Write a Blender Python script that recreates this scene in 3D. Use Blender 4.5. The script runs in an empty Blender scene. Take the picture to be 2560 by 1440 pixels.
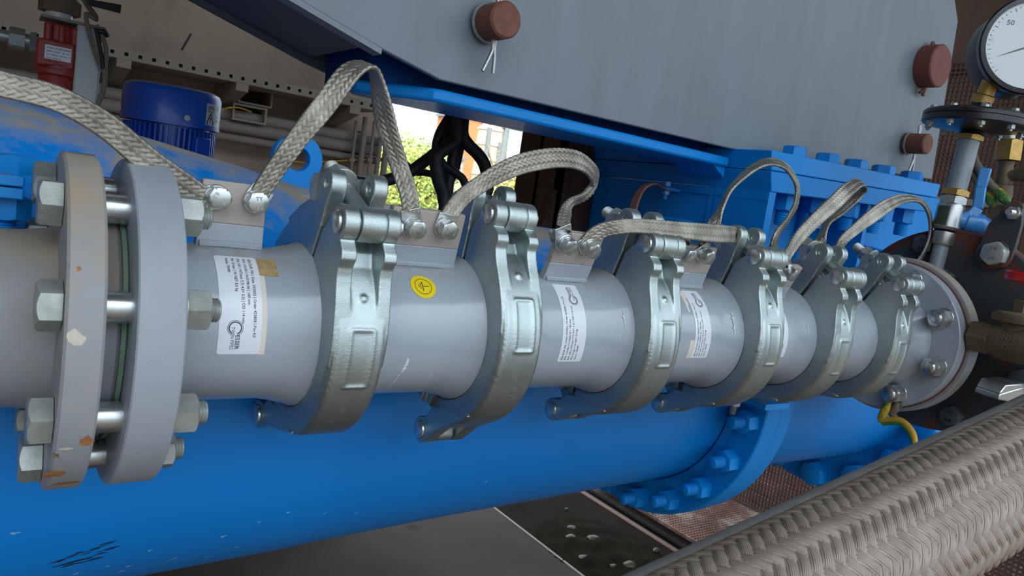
import bpy, bmesh, math, random
import numpy as np
from mathutils import Vector, Matrix
random.seed(7); rng = np.random.default_rng(7)
PI = math.pi
SC = bpy.context.scene

# ------------------------------------------------------------------ camera, sky, sun, exposure
# All lengths below are millimetres in the pipe's own frame: x runs along the pipe, y away from the
# viewer, z up, origin on the pipe axis.  The axis is 1.5 m above the floor.
H = 1500.0
F = 1850.0
_d = np.array([2570., -155., 1850.]); _d /= np.linalg.norm(_d)
_h = np.array([0., 228., 1850.])
_up = np.cross(_d, _h); _up /= np.linalg.norm(_up)
if _up[1] < 0: _up = -_up
_yw = np.cross(_up, _d)
if _yw[2] < 0: _yw = -_yw
W = np.array([_d, _yw, _up])
CAM = np.array([0., -560., 123.])
cam = bpy.data.cameras.new('camera'); cam.sensor_width = 36; cam.lens = F/2560*36
cam.clip_start = .02; cam.clip_end = 500
co = bpy.data.objects.new('camera', cam); SC.collection.objects.link(co); SC.camera = co
R_, U_, B_ = W@np.array([1, 0, 0]), W@np.array([0, 1, 0]), -(W@np.array([0, 0, 1]))
mw = Matrix.Identity(4)
for i in range(3):
    mw[i][0] = R_[i]; mw[i][1] = U_[i]; mw[i][2] = B_[i]
mw[0][3], mw[1][3], mw[2][3] = CAM[0]/1e3, CAM[1]/1e3, (CAM[2]+H)/1e3
co.matrix_world = mw
cam.dof.use_dof = True; cam.dof.focus_distance = .76; cam.dof.aperture_fstop = 20

world = bpy.data.worlds.new('sky'); SC.world = world; world.use_nodes = True
nt = world.node_tree; nt.nodes.clear()
wo = nt.nodes.new('ShaderNodeOutputWorld'); bg = nt.nodes.new('ShaderNodeBackground')
tc = nt.nodes.new('ShaderNodeTexCoord'); sx = nt.nodes.new('ShaderNodeSeparateXYZ'); cr = nt.nodes.new('ShaderNodeValToRGB')
nt.links.new(tc.outputs['Generated'], sx.inputs[0]); nt.links.new(sx.outputs['Z'], cr.inputs[0])
cr.color_ramp.elements[0].position = 0.08; cr.color_ramp.elements[0].color = (0.27, 0.325, 0.365, 1)
e_ = cr.color_ramp.elements.new(.2); e_.color = (.95, .975, 1, 1)
cr.color_ramp.elements[1].position = 0.6; cr.color_ramp.elements[1].color = (0.74, 0.87, 1.0, 1)
nt.links.new(cr.outputs[0], bg.inputs[0]); bg.inputs[1].default_value = 2.9
nt.links.new(bg.outputs[0], wo.inputs[0])
sun = bpy.data.lights.new('sun', 'SUN'); sun.energy = 6.0; sun.angle = math.radians(1.0); sun.color = (1, .93, .8)
so = bpy.data.objects.new('sun', sun); SC.collection.objects.link(so)
so.rotation_euler = Vector((-.35, -.45, 1.0)).to_track_quat('Z', 'Y').to_euler()
so.location = (-3, -5, 9)
SC.view_settings.view_transform = 'Standard'; SC.view_settings.look = 'None'
SC.view_settings.gamma = 1; SC.view_settings.use_curve_mapping = False
SC.view_settings.exposure = 0.36

# ------------------------------------------------------------------ geometry helpers
def ray(px, py): return W@np.array([px-1280., 720.-py, F])
def on(px, py, ax, val):
    r = ray(px, py); t = (val-CAM[ax])/r[ax]; return CAM+r*t
def cyl(px, py, R, yc=0., zc=0.):
    r = ray(px, py); a = r[1]**2+r[2]**2; oy = CAM[1]-yc; oz = CAM[2]-zc
    b = r[1]*oy+r[2]*oz; c = oy*oy+oz*oz-R*R
    return CAM+r*((-b-max(b*b-a*c, 0)**.5)/a)
def V(*a): return np.array(a, float)
def unit(v): v = np.asarray(v, float); return v/np.linalg.norm(v)
def frame(o, z, hint=(0, 0, 1)):
    z = unit(z); h = np.array(hint, float)
    if abs(np.dot(z, unit(h))) > .98: h = np.array([1., 0, 0])
    x = unit(np.cross(h, z)); y = np.cross(z, x)
    M = np.eye(4); M[:3, 0] = x; M[:3, 1] = y; M[:3, 2] = z; M[:3, 3] = o; return M

class MB:
    def __init__(s): s.v = []; s.f = []; s.n = 0; s.uv = {}
    def add(s, v, f, M=None):
        v = np.asarray(v, float)
        if M is not None: v = v@M[:3, :3].T+M[:3, 3]
        s.v.append(v); o = s.n; s.f += [tuple(i+o for i in q) for q in f]; s.n += len(v); return s
    def box(s, lo, hi, M=None):
        x0, y0, z0 = lo; x1, y1, z1 = hi
        v = [(x, y, z) for z in (z0, z1) for y in (y0, y1) for x in (x0, x1)]
        return s.add(v, [(0, 2, 3, 1), (4, 5, 7, 6), (0, 1, 5, 4), (2, 6, 7, 3), (0, 4, 6, 2), (1, 3, 7, 5)], M)
    def hexa(s, a, b):   # a: four corners (loop), b: the matching four
        v = list(a)+list(b)
        return s.add(v, [(0, 1, 2, 3), (7, 6, 5, 4), (0, 4, 5, 1), (1, 5, 6, 2), (2, 6, 7, 3), (3, 7, 4, 0)])
    def prism(s, poly, h0, h1, M=None):   # poly in local xy, extruded along local z
        n = len(poly); v = [(x, y, h0) for x, y in poly]+[(x, y, h1) for x, y in poly]
        f = [tuple(range(n-1, -1, -1)), tuple(range(n, 2*n))]+[(i, (i+1) % n, n+(i+1) % n, n+i) for i in range(n)]
        return s.add(v, f, M)
    def lathe(s, prof, M=None, seg=32, rf=None, a0=0., a1=2*PI, cap=True):
        full = abs(a1-a0-2*PI) < 1e-6; m = seg if full else seg+1
        v = []; f = []
        for r, h in prof:
            for k in range(m):
                t = a0+(a1-a0)*k/seg; v.append((r*math.cos(t), r*math.sin(t), h))
        for i in range(len(prof)-1):
            for k in range(seg):
                k2 = (k+1) % m if full else k+1
                f.append((i*m+k, i*m+k2, (i+1)*m+k2, (i+1)*m+k))
        if cap and full:
            if prof[0][0] > 1e-6: f.append(tuple(range(m-1, -1, -1)))
            if prof[-1][0] > 1e-6: f.append(tuple((len(prof)-1)*m+k for k in range(m)))
        return s.add(v, f, M)
    def ring(s, r0, r1, h0, h1, M=None, seg=48, b=1.0):
        p = [(r0, h0+b), (r0+b, h0), (r1-b, h0), (r1, h0+b), (r1, h1-b), (r1-b, h1), (r0+b, h1), (r0, h1-b), (r0, h0+b)]
        return s.lathe(p, M, seg, cap=False)
    def hexhead(s, af, h, M=None, top=True, chamf=.12):
        n = 36; ap = af/2; v = []; f = []
        R = [ap/math.cos(((k*10) % 60-30)*PI/180) for k in range(n)]
        lev = [0.0, 1.0] if top else [0., 1.]
        for k in range(n): t = k*PI/18; v.append((R[k]*math.cos(t), R[k]*math.sin(t), 0))
        for k in range(n):
            t = k*PI/18; v.append((R[k]*math.cos(t), R[k]*math.sin(t), h-(R[k]-ap*.96)*.75))
        for k in range(n): t = k*PI/18; v.append((ap*.94*math.cos(t), ap*.94*math.sin(t), h))
        for i in range(2):
            for k in range(n): f.append((i*n+k, i*n+(k+1) % n, (i+1)*n+(k+1) % n, (i+1)*n+k))
        f.append(tuple(2*n+k for k in range(n))); f.append(tuple(range(n-1, -1, -1)))
        return s.add(v, f, M)
    def stud(s, r, h0, h1, M=None, pitch=1.8, seg=20):
        p = []; h = h0
        while h < h1-pitch:
            p += [(r*.9, h), (r, h+pitch*.5)]; h += pitch
        p += [(r*.9, h), (r*.9, h1-.8), (r*.8, h1)]
        return s.lathe(p, M, seg)
    def tube(s, pts, r, seg=12, smooth=8, cap=True):
        P = spline(np.array(pts, float), smooth) if smooth > 1 else np.array(pts, float)
        n = len(P); T = np.gradient(P, axis=0); T /= np.linalg.norm(T, axis=1)[:, None]
        nrm = unit(np.cross(T[0], (0.3, 0.2, 1))); v = []
        rr = r if hasattr(r, '__len__') else [r]*n
        rr = np.interp(np.linspace(0, 1, n), np.linspace(0, 1, len(rr)), rr)
        for i in range(n):
            nrm = unit(nrm-np.dot(nrm, T[i])*T[i]); bn = np.cross(T[i], nrm)
            for k in range(seg):
                t = 2*PI*k/seg; v.append(P[i]+rr[i]*(math.cos(t)*nrm+math.sin(t)*bn))
        f = [(i*seg+k, i*seg+(k+1) % seg, (i+1)*seg+(k+1) % seg, (i+1)*seg+k) for i in range(n-1) for k in range(seg)]
        if cap: f += [tuple(range(seg-1, -1, -1)), tuple((n-1)*seg+k for k in range(seg))]
        return s.add(v, f)
    def mesh(s, name, off=(0, 0, 0), smooth=True, ang=32, fix=True):
        me = bpy.data.meshes.new(name)
        v = (np.concatenate(s.v)-np.array(off))/1000.
        me.from_pydata(v.tolist(), [], s.f)
        if fix:
            bm = bmesh.new(); bm.from_mesh(me); bmesh.ops.recalc_face_normals(bm, faces=bm.faces); bm.to_mesh(me); bm.free()
        if smooth:
            me.polygons.foreach_set('use_smooth', [True]*len(me.polygons))
            me.set_sharp_from_angle(angle=math.radians(ang))
        me.update(); return me

def spline(P, k):
    n = len(P); out = []
    for i in range(n-1):
        p0 = P[max(i-1, 0)]; p1 = P[i]; p2 = P[i+1]; p3 = P[min(i+2, n-1)]
        for j in range(k):
            t = j/k
            out.append(.5*((2*p1)+(p2-p0)*t+(2*p0-5*p1+4*p2-p3)*t*t+(3*p1-p0-3*p2+p3)*t**3))
    out.append(P[-1]); return np.array(out)

def arcpts(cx, cy, r, a0, a1, n):
    return [(cx+r*math.cos(math.radians(a0+(a1-a0)*i/n)), cy+r*math.sin(math.radians(a0+(a1-a0)*i/n))) for i in range(n+1)]

ORG = {}
def thing(name, label, cat, loc=(0, 0, 0), group=None, kind=None):
    o = bpy.data.objects.new(name, None); SC.collection.objects.link(o)
    o.empty_display_size = .02
    o.location = (loc[0]/1e3, loc[1]/1e3, (loc[2]+H)/1e3); ORG[o.name] = np.array(loc, float)
    if label: o['label'] = label
    if cat: o['category'] = cat
    if group: o['group'] = group
    if kind: o['kind'] = kind
    return o
def part(name, mb, mat, parent, label=None, ang=32, bevel=0, kind=None, smooth=True, fix=True, me=None):
    off = ORG[parent.name]
    me = me or mb.mesh(name, off, smooth, ang, fix)
    o = bpy.data.objects.new(name, me); SC.collection.objects.link(o); o.parent = parent; ORG[o.name] = off
    if mat is not None: me.materials.append(mat)
    if label: o['label'] = label
    if kind: o['kind'] = kind
    if bevel:
        m = o.modifiers.new('bevel', 'BEVEL'); m.width = bevel/1e3; m.segments = 2; m.limit_method = 'ANGLE'; m.angle_limit = math.radians(35)
        m.harden_normals = False
    return o
def solo(name, mb, mat, label, cat, group=None, kind=None, ang=32, bevel=0, smooth=True):
    allv = np.concatenate(mb.v); off = allv.mean(0); off[2] = allv[:, 2].min()
    me = mb.mesh(name, off, smooth, ang)
    o = bpy.data.objects.new(name, me); SC.collection.objects.link(o); o.location = (off[0]/1e3, off[1]/1e3, (off[2]+H)/1e3)
    ORG[o.name] = off
    if mat is not None: me.materials.append(mat)
    if kind != 'structure':
        o['label'] = label; o['category'] = cat
    if group: o['group'] = group
    if kind: o['kind'] = kind
    if bevel:
        m = o.modifiers.new('bevel', 'BEVEL'); m.width = bevel/1e3; m.segments = 2; m.limit_method = 'ANGLE'; m.angle_limit = math.radians(35)
    return o
def copy_tree(o, parent=None):
    c = o.copy(); SC.collection.objects.link(c); c.parent = parent; ORG[c.name] = ORG[o.name]
    for ch in list(o.children): copy_tree(ch, c)
    return c

# ------------------------------------------------------------------ materials
def lin(c): return tuple(((x/255)/12.92 if x/255 <= .04045 else ((x/255+.055)/1.055)**2.4) for x in c)
def mat(name, col, rough=.5, metal=0., var=.12, vscale=8, bump=0., bscale=300, dirt=None, coat=0., dirt2=None, brough=0., aniso=0, stretch=None, spec=.5):
    m = bpy.data.materials.new(name); m.use_nodes = True; t = m.node_tree; n = t.nodes; L = t.links
    b = n['Principled BSDF']; tcn = n.new('ShaderNodeTexCoord'); src = tcn.outputs['Object']
    if stretch:
        mp = n.new('ShaderNodeMapping'); mp.inputs['Scale'].default_value = stretch; L.new(src, mp.inputs[0]); src2 = mp.outputs[0]
    else: src2 = src
    c = lin(col)
    def noise(scale, detail=5, rough_=.6, s=None):
        q = n.new('ShaderNodeTexNoise'); q.inputs['Scale'].default_value = scale; q.inputs['Detail'].default_value = detail
        q.inputs['Roughness'].default_value = rough_; L.new(s or src, q.inputs['Vector']); return q.outputs['Fac']
    ramp = n.new('ShaderNodeValToRGB'); L.new(noise(vscale, s=src2), ramp.inputs[0])
    ramp.color_ramp.elements[0].position = .3; ramp.color_ramp.elements[1].position = .7
    ramp.color_ramp.elements[0].color = tuple(x*(1-var) for x in c)+(1,); ramp.color_ramp.elements[1].color = tuple(min(1, x*(1+var)) for x in c)+(1,)
    out = ramp.outputs[0]; rfac = None
    for d in (dirt, dirt2):
        if not d: continue
        dc, lo, hi, sc_, top = d   # colour, noise thresholds, scale, settles on upward faces
        r2 = n.new('ShaderNodeMapRange'); r2.inputs['From Min'].default_value = lo; r2.inputs['From Max'].default_value = hi
        nz = noise(sc_, 8, .7)
        if top:
            g = n.new('ShaderNodeNewGeometry'); sp = n.new('ShaderNodeSeparateXYZ'); L.new(g.outputs['Normal'], sp.inputs[0])
            ma = n.new('ShaderNodeMath'); ma.operation = 'MULTIPLY_ADD'; L.new(sp.outputs['Z'], ma.inputs[0]); ma.inputs[1].default_value = top; L.new(nz, ma.inputs[2])
            nz = ma.outputs[0]
        L.new(nz, r2.inputs[0])
        mx = n.new('ShaderNodeMix'); mx.data_type = 'RGBA'; L.new(r2.outputs[0], mx.inputs['Factor']); L.new(out, mx.inputs['A'])
        mx.inputs['B'].default_value = lin(dc)+(1,); out = mx.outputs['Result']; rfac = r2.outputs[0] if rfac is None else rfac
    L.new(out, b.inputs['Base Color']); b.inputs['Metallic'].default_value = metal; b.inputs['Roughness'].default_value = rough
    if metal and rfac is not None:
        q = n.new('ShaderNodeMath'); q.operation = 'MULTIPLY_ADD'; L.new(rfac, q.inputs[0]); q.inputs[1].default_value = -metal; q.inputs[2].default_value = metal; L.new(q.outputs[0], b.inputs['Metallic'])
    if brough or rfac is not None:
        q = n.new('ShaderNodeMapRange'); L.new(noise(vscale*2.3), q.inputs[0]); q.inputs['To Min'].default_value = rough-brough; q.inputs['To Max'].default_value = rough+brough
        o = q.outputs[0]
        if rfac is not None:
            mm = n.new('ShaderNodeMix'); mm.data_type = 'FLOAT'; L.new(rfac, mm.inputs[0]); L.new(o, mm.inputs[2]); mm.inputs[3].default_value = .9; o = mm.outputs[0]
        L.new(o, b.inputs['Roughness'])
    b.inputs['Specular IOR Level'].default_value = spec
    if coat: b.inputs['Coat Weight'].default_value = coat; b.inputs['Coat Roughness'].default_value = .1
    if bump:
        bp = n.new('ShaderNodeBump'); bp.inputs['Strength'].default_value = bump; bp.inputs['Distance'].default_value = .001
        L.new(noise(bscale, 3), bp.inputs['Height']); L.new(bp.outputs[0], b.inputs['Normal'])
    return m
DUST = (168, 150, 128); RUST = (120, 62, 38)
m_pipe = mat('grey_paint', (157, 164, 172), .27, var=.05, vscale=14, bump=.12, bscale=160, dirt=((152, 142, 128), 1.04, 1.46, 60, .70), coat=.5, brough=.04)
m_flange_new = mat('grey_primer', (152, 157, 164), .55, var=.04, vscale=30, bump=.25, bscale=900)
m_flange_old = mat('old_grey_paint', (146, 149, 152), .5, var=.08, vscale=20, bump=.2, bscale=200, dirt=((164, 143, 116), .46, .86, 20, .24), dirt2=((126, 72, 44), .66, .69, 38, 0))
m_pipe_old = mat('dusty_grey_paint', (140, 145, 152), .5, var=.1, vscale=16, bump=.2, bscale=200, dirt=((150, 130, 104), .44, .84, 16, .24), dirt2=((110, 60, 42), .68, .70, 30, 0))
m_zinc = mat('zinc_plated_casting', (178, 188, 186), .34, .92, var=.12, vscale=30, bump=.32, bscale=1700, brough=.08)
m_zincbolt = mat('zinc_plated_steel', (196, 200, 200), .27, .9, var=.08, vscale=60, bump=.02, bscale=600, brough=.08)
m_oldbolt = mat('weathered_zinc', (168, 172, 166), .42, .6, var=.2, vscale=90, bump=.1, bscale=500, brough=.1, dirt=((120, 112, 98), .62, .8, 120, 0))
m_bare = mat('bare_tab_metal', (170, 158, 150), .6, .15, var=.1, vscale=60, bump=.2, bscale=500, dirt=((120, 84, 56), .66, .74, 90, 0))
m_blue = mat('blue_paint', (0, 128, 206), .45, spec=.3, var=.05, vscale=6, bump=.08, bscale=120, coat=.04, brough=.05)
m_bluetank = mat('blue_tank_paint', (0, 122, 204), .42, spec=.35, var=.05, vscale=5, bump=.08, bscale=100, coat=.1, dirt=((150, 140, 122), 1.25, 1.5, 14, .95), dirt2=((120, 160, 200), .735, .76, 60, 0), brough=.05)
m_bluetop = mat('blue_flange_paint', (0, 134, 214), .45, spec=.35, var=.05, vscale=8, bump=.08, bscale=200, dirt=((140, 120, 98), 1.28, 1.4, 60, .8), coat=.1)
m_motor = mat('motor_blue', (28, 88, 200), .35, var=.08, vscale=20, bump=.1, bscale=200, dirt=((140, 135, 125), 1.15, 1.4, 30, .8), coat=.2)
m_trough = mat('grey_plate_paint', (112, 121, 128), .45, var=.07, vscale=7, bump=.3, bscale=260, stretch=(3, 3, .5), dirt=((168, 176, 184), .72, .78, 45, 0))
m_dark = mat('shaded_trough_grey', (74, 84, 94), .5, var=.06, vscale=6, bump=.1)  # trough grey made darker: shade of the underside put into the colour
m_blueshade = mat('shaded_beam_blue', (0, 56, 118), .7, spec=.2, var=.06)  # beam blue darkened, painting in the shade under the trough
m_rustpin = mat('rusty_steel', (112, 66, 50), .7, var=.25, vscale=120, bump=.4, bscale=500, dirt=((150, 120, 92), .62, .8, 260, 0))
m_pinred = mat('oxide_red', (112, 60, 50), .65, var=.15, vscale=60, bump=.3, bscale=300)
m_brown = mat('brown_column_paint', (92, 62, 46), .7, var=.2, vscale=6, stretch=(6, 6, .4), bump=.2)
m_concrete = mat('concrete_wall', (162, 143, 126), .9, var=.22, vscale=2.2, bump=.6, bscale=30, dirt=((112, 98, 86), .5, .8, 1.6, 0), stretch=(1, 1, .45))
m_tray = mat('dusty_galvanised', (146, 133, 121), .75, var=.12, vscale=6, bump=.2, bscale=100)
m_conduit = mat('dusty_conduit', (134, 122, 114), .7, var=.1, vscale=6)
m_black = mat('black_rubber', (30, 28, 27), .55, var=.2, vscale=30, bump=.2, bscale=200)
m_blackpaint = mat('black_enamel', (22, 24, 30), .32, var=.2, vscale=30, bump=.2, bscale=200, dirt=((110, 98, 80), .8, 1.25, 70, .45), coat=.2)
m_darkdisc = mat('dark_grey_disc', (58, 62, 66), .5, var=.2, vscale=20, bump=.4, bscale=200, dirt=((98, 50, 38), .50, .56, 12, 0), dirt2=((120, 108, 90), .9, 1.2, 50, .4))
m_darkbolt = mat('dark_grey_bolt', (74, 78, 82), .5, var=.1, vscale=60, bump=.3, bscale=300)
m_red = mat('red_paint', (150, 46, 40), .45, var=.12, vscale=30, bump=.2, bscale=200, dirt=((140, 110, 90), .95, 1.3, 40, .8))
m_redhandle = mat('red_handle_plastic', (190, 22, 22), .3, var=.08, vscale=30, coat=.3)
m_post = mat('white_post_paint', (190, 196, 196), .45, var=.04, vscale=20, dirt=((90, 84, 78), .72, .76, 120, 0))
m_brass = mat('brass', (176, 142, 82), .42, .75, var=.2, vscale=80, bump=.3, bscale=400, dirt=((120, 104, 76), .6, .9, 60, 0))
m_bronze = mat('dirty_bronze', (104, 88, 66), .6, .3, var=.25, vscale=50, bump=.5, bscale=300, dirt=((150, 134, 106), .85, 1.2, 60, .5))
m_greytube = mat('grey_tube_paint', (126, 134, 140), .42, var=.06, vscale=30, bump=.1, dirt=((140, 70, 46), .74, .76, 60, 0), coat=.15)
m_steel = mat('nickel_steel', (170, 170, 168), .33, .85, var=.1, vscale=40, bump=.2, bscale=300)
m_handle = mat('light_blue_handle', (52, 132, 200), .35, var=.05, vscale=30, coat=.3)
m_dial = mat('dial_white', (222, 226, 226), .35, var=.04, vscale=12, dirt=((170, 176, 178), .6, .75, 20, 0), coat=.4)
m_ink = mat('black_ink', (22, 20, 24), .6, var=0)
m_inkgrey = mat('grey_ink', (110, 112, 116), .6, var=0)
m_purple = mat('purple_ink', (40, 24, 66), .6, var=0)
m_label = mat('label_paper', (214, 216, 222), .35, var=.03, vscale=60, coat=.2)
m_labelold = mat('yellowed_label', (212, 200, 184), .5, var=.05, vscale=60)
m_glue = mat('sandy_glue', (168, 142, 98), .9, var=.25, vscale=300, bump=.6, bscale=700)
m_yellow = mat('yellow_sticker', (228, 200, 10), .4, var=.03, coat=.2)
m_white = mat('white_mark', (214, 216, 212), .6, var=.05)
m_green = mat('gasket_green', (112, 136, 116), .7, var=.15, vscale=200, bump=.3, bscale=600)
m_rubbergap = mat('black_seal', (24, 24, 28), .5, var=.1)
m_floor = mat('concrete_floor', (70, 64, 60), .85, var=.22, vscale=1.8, bump=.3, bscale=20, dirt=((38, 33, 29), .55, .62, 1.1, 0), spec=.08)
m_wet = mat('wet_slab', (32, 28, 23), .95, spec=.05, var=.3, vscale=6, bump=.3, bscale=30)
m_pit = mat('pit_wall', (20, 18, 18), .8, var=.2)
m_grate = mat('rusty_grating', (112, 80, 66), .8, var=.35, vscale=7, bump=.2, dirt=((168, 154, 142), .5, .66, 5, 0))
m_meshpanel = mat('dark_brown_mesh', (84, 60, 50), .8, var=.3, vscale=7)
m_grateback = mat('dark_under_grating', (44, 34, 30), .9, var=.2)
m_roof = mat('roof_sheet', (96, 96, 96), .8, var=.1)
m_outdoor = mat('yard_asphalt', (72, 70, 66), .9, var=.1, vscale=.3)
m_copper = mat('tarnished_copper', (138, 92, 76), .6, .4, var=.2, vscale=80, bump=.5, bscale=500)
m_yg = mat('green_cable', (64, 120, 56), .5, var=.15, vscale=60, dirt=((178, 148, 40), .5, .54, 30, 0))
m_yel = mat('yellow_cable', (196, 152, 40), .5, var=.12, vscale=80)
m_sleeve = mat('dusty_hose_sleeve', (108, 96, 80), .8, var=.15, vscale=60, bump=.3, bscale=200)
m_greycable = mat('grey_cable', (120, 110, 98), .7, var=.1, vscale=30)
m_strip = mat('hose_edge_strip', (140, 136, 132), .65, var=.2, vscale=30, bump=.5, bscale=200, dirt=((140, 126, 108), .6, .8, 30, 0))

def braid_mat(name, colA, colB, wires, rough=.38, metal=.7, strength=.5, dist=.0004):
    m = bpy.data.materials.new(name); m.use_nodes = True; t = m.node_tree; n = t.nodes; L = t.links; b = n['Principled BSDF']
    uv = n.new('ShaderNodeUVMap'); uv.uv_map = 'weave'; sp = n.new('ShaderNodeSeparateXYZ'); L.new(uv.outputs[0], sp.inputs[0])
    def mt(op, a, c=None, v=None):
        q = n.new('ShaderNodeMath'); q.operation = op
        if isinstance(a, float): q.inputs[0].default_value = a
        else: L.new(a, q.inputs[0])
        if c is not None: L.new(c, q.inputs[1])
        if v is not None: q.inputs[1].default_value = v
        return q.outputs[0]
    a, c = sp.outputs['X'], sp.outputs['Y']
    fa, fc = mt('FLOOR', a), mt('FLOOR', c)
    over = mt('LESS_THAN', mt('FLOORED_MODULO', mt('ADD', fa, fc), v=4.0), v=1.99)
    mx = n.new('ShaderNodeMix'); mx.data_type = 'FLOAT'; L.new(over, mx.inputs[0]); L.new(c, mx.inputs[2]); L.new(a, mx.inputs[3])
    w = mt('ABSOLUTE', mt('SINE', mt('MULTIPLY', mx.outputs[0], v=wires*PI)))
    bp = n.new('ShaderNodeBump'); bp.inputs['Strength'].default_value = strength; bp.inputs['Distance'].default_value = dist
    L.new(w, bp.inputs['Height']); L.new(bp.outputs[0], b.inputs['Normal'])
    tcn = n.new('ShaderNodeTexCoord'); nz = n.new('ShaderNodeTexNoise'); nz.inputs['Scale'].default_value = 60; nz.inputs['Detail'].default_value = 6
    L.new(tcn.outputs['Object'], nz.inputs['Vector'])
    rp = n.new('ShaderNodeValToRGB'); rp.color_ramp.elements[0].position = .35; rp.color_ramp.elements[1].position = .65
    rp.color_ramp.elements[0].color = lin(colA)+(1,); rp.color_ramp.elements[1].color = lin(colB)+(1,)
    L.new(nz.outputs['Fac'], rp.inputs[0]); L.new(rp.outputs[0], b.inputs['Base Color'])
    b.inputs['Metallic'].default_value = metal; b.inputs['Roughness'].default_value = rough
    return m
m_braid = braid_mat('tinned_copper_braid', (136, 129, 117), (170, 163, 150), 5, .42, .75, .35, .0003)
m_hose = braid_mat('steel_hose_braid', (146, 130, 117), (166, 151, 138), 7, .5, .3, .6, .0006)

def weave_h(a, b):
    i, j = np.floor(a), np.floor(b); fa, fb = a-i, b-j
    over = np.mod(i+j, 4) < 2
    # along-strand phase of the strand that lies on top
    pa = np.where(over, np.mod(b+i, 4), np.mod(a+j-2, 4))
    cr_ = np.where(over, fa, fb)
    fl = np.sin(np.clip(pa, 0, 2)/2*PI)
    return (1-np.abs(2*cr_-1)**3)*(.45+.55*fl)

# ------------------------------------------------------------------ the hall and the yard
def plane_box(name, lo, hi, m):
    b = MB(); b.box(lo, hi); return solo(name, b, m, '', '', kind='structure', smooth=False)
b = MB()
b.box((-4000, -2600, -1560), (2250, 2600, -1500)); 
f_ = solo('floor', b, m_floor, '', '', kind='structure', smooth=False)
plane_box('ceiling', (-4000, -2300, 2700), (5200, 3000, 2760), m_roof)
plane_box('wall_back', (-4000, 2600, -1500), (1452, 2800, 2700), m_concrete)
plane_box('wall_left', (-2600, -2300, -1560), (-2500, 2800, 2700), m_concrete)
plane_box('wall_right', (5200, -1500, -2200), (5300, 2900, 2700), m_brown)
b = MB(); b.box((-90000, -40000, -1640), (150000, 150000, -1600)); b_ = solo('floor_yard', b, m_outdoor, '', '', kind='structure', smooth=False)
# step, wet slab and pit beside the concrete floor
plane_box('trim_1', (2250, 700, -1570), (2262, 2600, -1497), m_conduit)
plane_box('floor_slab', (2262, 700, -1560), (2880, 2600, -1504), m_wet)
plane_box('trim_2', (2880, 700, -1560), (2915, 2600, -1498), m_brown)
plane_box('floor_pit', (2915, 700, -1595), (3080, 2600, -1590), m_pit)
def grate(name, x0, x1, y0, y1, z, axis, label, pitch=22, bar=7, th=14, cell_mat=m_grate, group=None):
    b = MB()
    if axis == 'z':
        for x in np.arange(x0, x1+.1, pitch): b.box((x-bar/2, y0, z-th), (x+bar/2, y1, z))
        for y in np.arange(y0, y1+.1, pitch): b.box((x0, y-bar/2, z-th+.5), (x1, y+bar/2, z+.5))
        b.box((x0-12, y0-12, z-th-2), (x0, y1+12, z+2)); b.box((x1, y0-12, z-th-2), (x1+12, y1+12, z+2))
        b.box((x0, y0-12, z-th-2), (x1, y0, z+2)); b.box((x0, y1, z-th-2), (x1, y1+12, z+2))
    else:   # standing panel, constant x; (x0,x1) give its height range, z its x
        for h in np.arange(x0, x1+.1, pitch): b.box((z, y0, h-bar/2), (z+th, y1, h+bar/2))
        for y in np.arange(y0, y1+.1, pitch): b.box((z-.5, y-bar/2, x0), (z+th-.5, y+bar/2, x1))
        b.box((z-2, y0-12, x0-12), (z+th+2, y1+12, x0)); b.box((z-2, y0-12, x1), (z+th+2, y1+12, x1+12))
    return solo(name, b, cell_mat, label, 'grating', group=group, smooth=False)
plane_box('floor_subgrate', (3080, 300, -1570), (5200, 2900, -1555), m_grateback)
grate('floor_grating', 3100, 3836, 1300, 2550, -1500, 'z', 'rusty brown floor grating nearest the dark pit, below the blue flange')
grate('floor_grating', 3872, 5150, 1300, 2850, -1500, 'z', 'rusty brown floor grating beyond the seam, right of the blue flange')
grate('floor_grating', 3100, 5150, 620, 1264, -1500, 'z', 'brown floor grating at the lower right corner below the big braided hose')
# rubble lying in the wet corner
m_stone = mat('wet_stone', (62, 53, 36), .5, var=.3, vscale=60, bump=.5, bscale=100)
st = 'small pale stones lying on the wet dark slab'
mud = MB(); N1 = 36; vv = []
for i in range(N1+1):
    for j in range(N1+1):
        u, w = i/N1*2-1, j/N1*2-1; r2 = u*u+w*w; hgt = max(0, 1-r2)*26*(1+.5*math.sin(u*7+w*5)*math.cos(w*9-u*3))+3*rng.random()*(r2 < 1)-6*(r2 >= 1)
        vv.append((2520+u*300, 1850+w*380, -1505+hgt))
mud.add(vv, [(i*(N1+1)+j, i*(N1+1)+j+1, (i+1)*(N1+1)+j+1, (i+1)*(N1+1)+j) for i in range(N1) for j in range(N1)])
solo('silt', mud, mat('wet_silt', (30, 26, 20), .95, var=.35, vscale=16, bump=.6, bscale=60, spec=.03), 'low heap of dark wet silt and grit on the slab below the blue vessel', 'silt', kind='stuff')
for i in range(22):
    b = MB(); x, y = 2500+rng.normal()*120, 1850+rng.normal()*150; r = 7+rng.random()**2*22
    bm = bmesh.new(); bmesh.ops.create_icosphere(bm, subdivisions=2, radius=1)
    vv = [tuple(np.array(v.co)*(r*1.3, r*.9, r*.6)*(1+.35*(rng.random(3)-.5))+(x, y, -1496+r*.3)) for v in bm.verts]
    b.add(vv, [tuple(v.index for v in f.verts) for f in bm.faces]); bm.free()
    solo('stone', b, m_stone, st, 'stone', group='stones on the wet slab')

# ------------------------------------------------------------------ wall furniture at the back
WY = 2600.
def zat(px, py, y): return on(px, py, 1, y)
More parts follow.
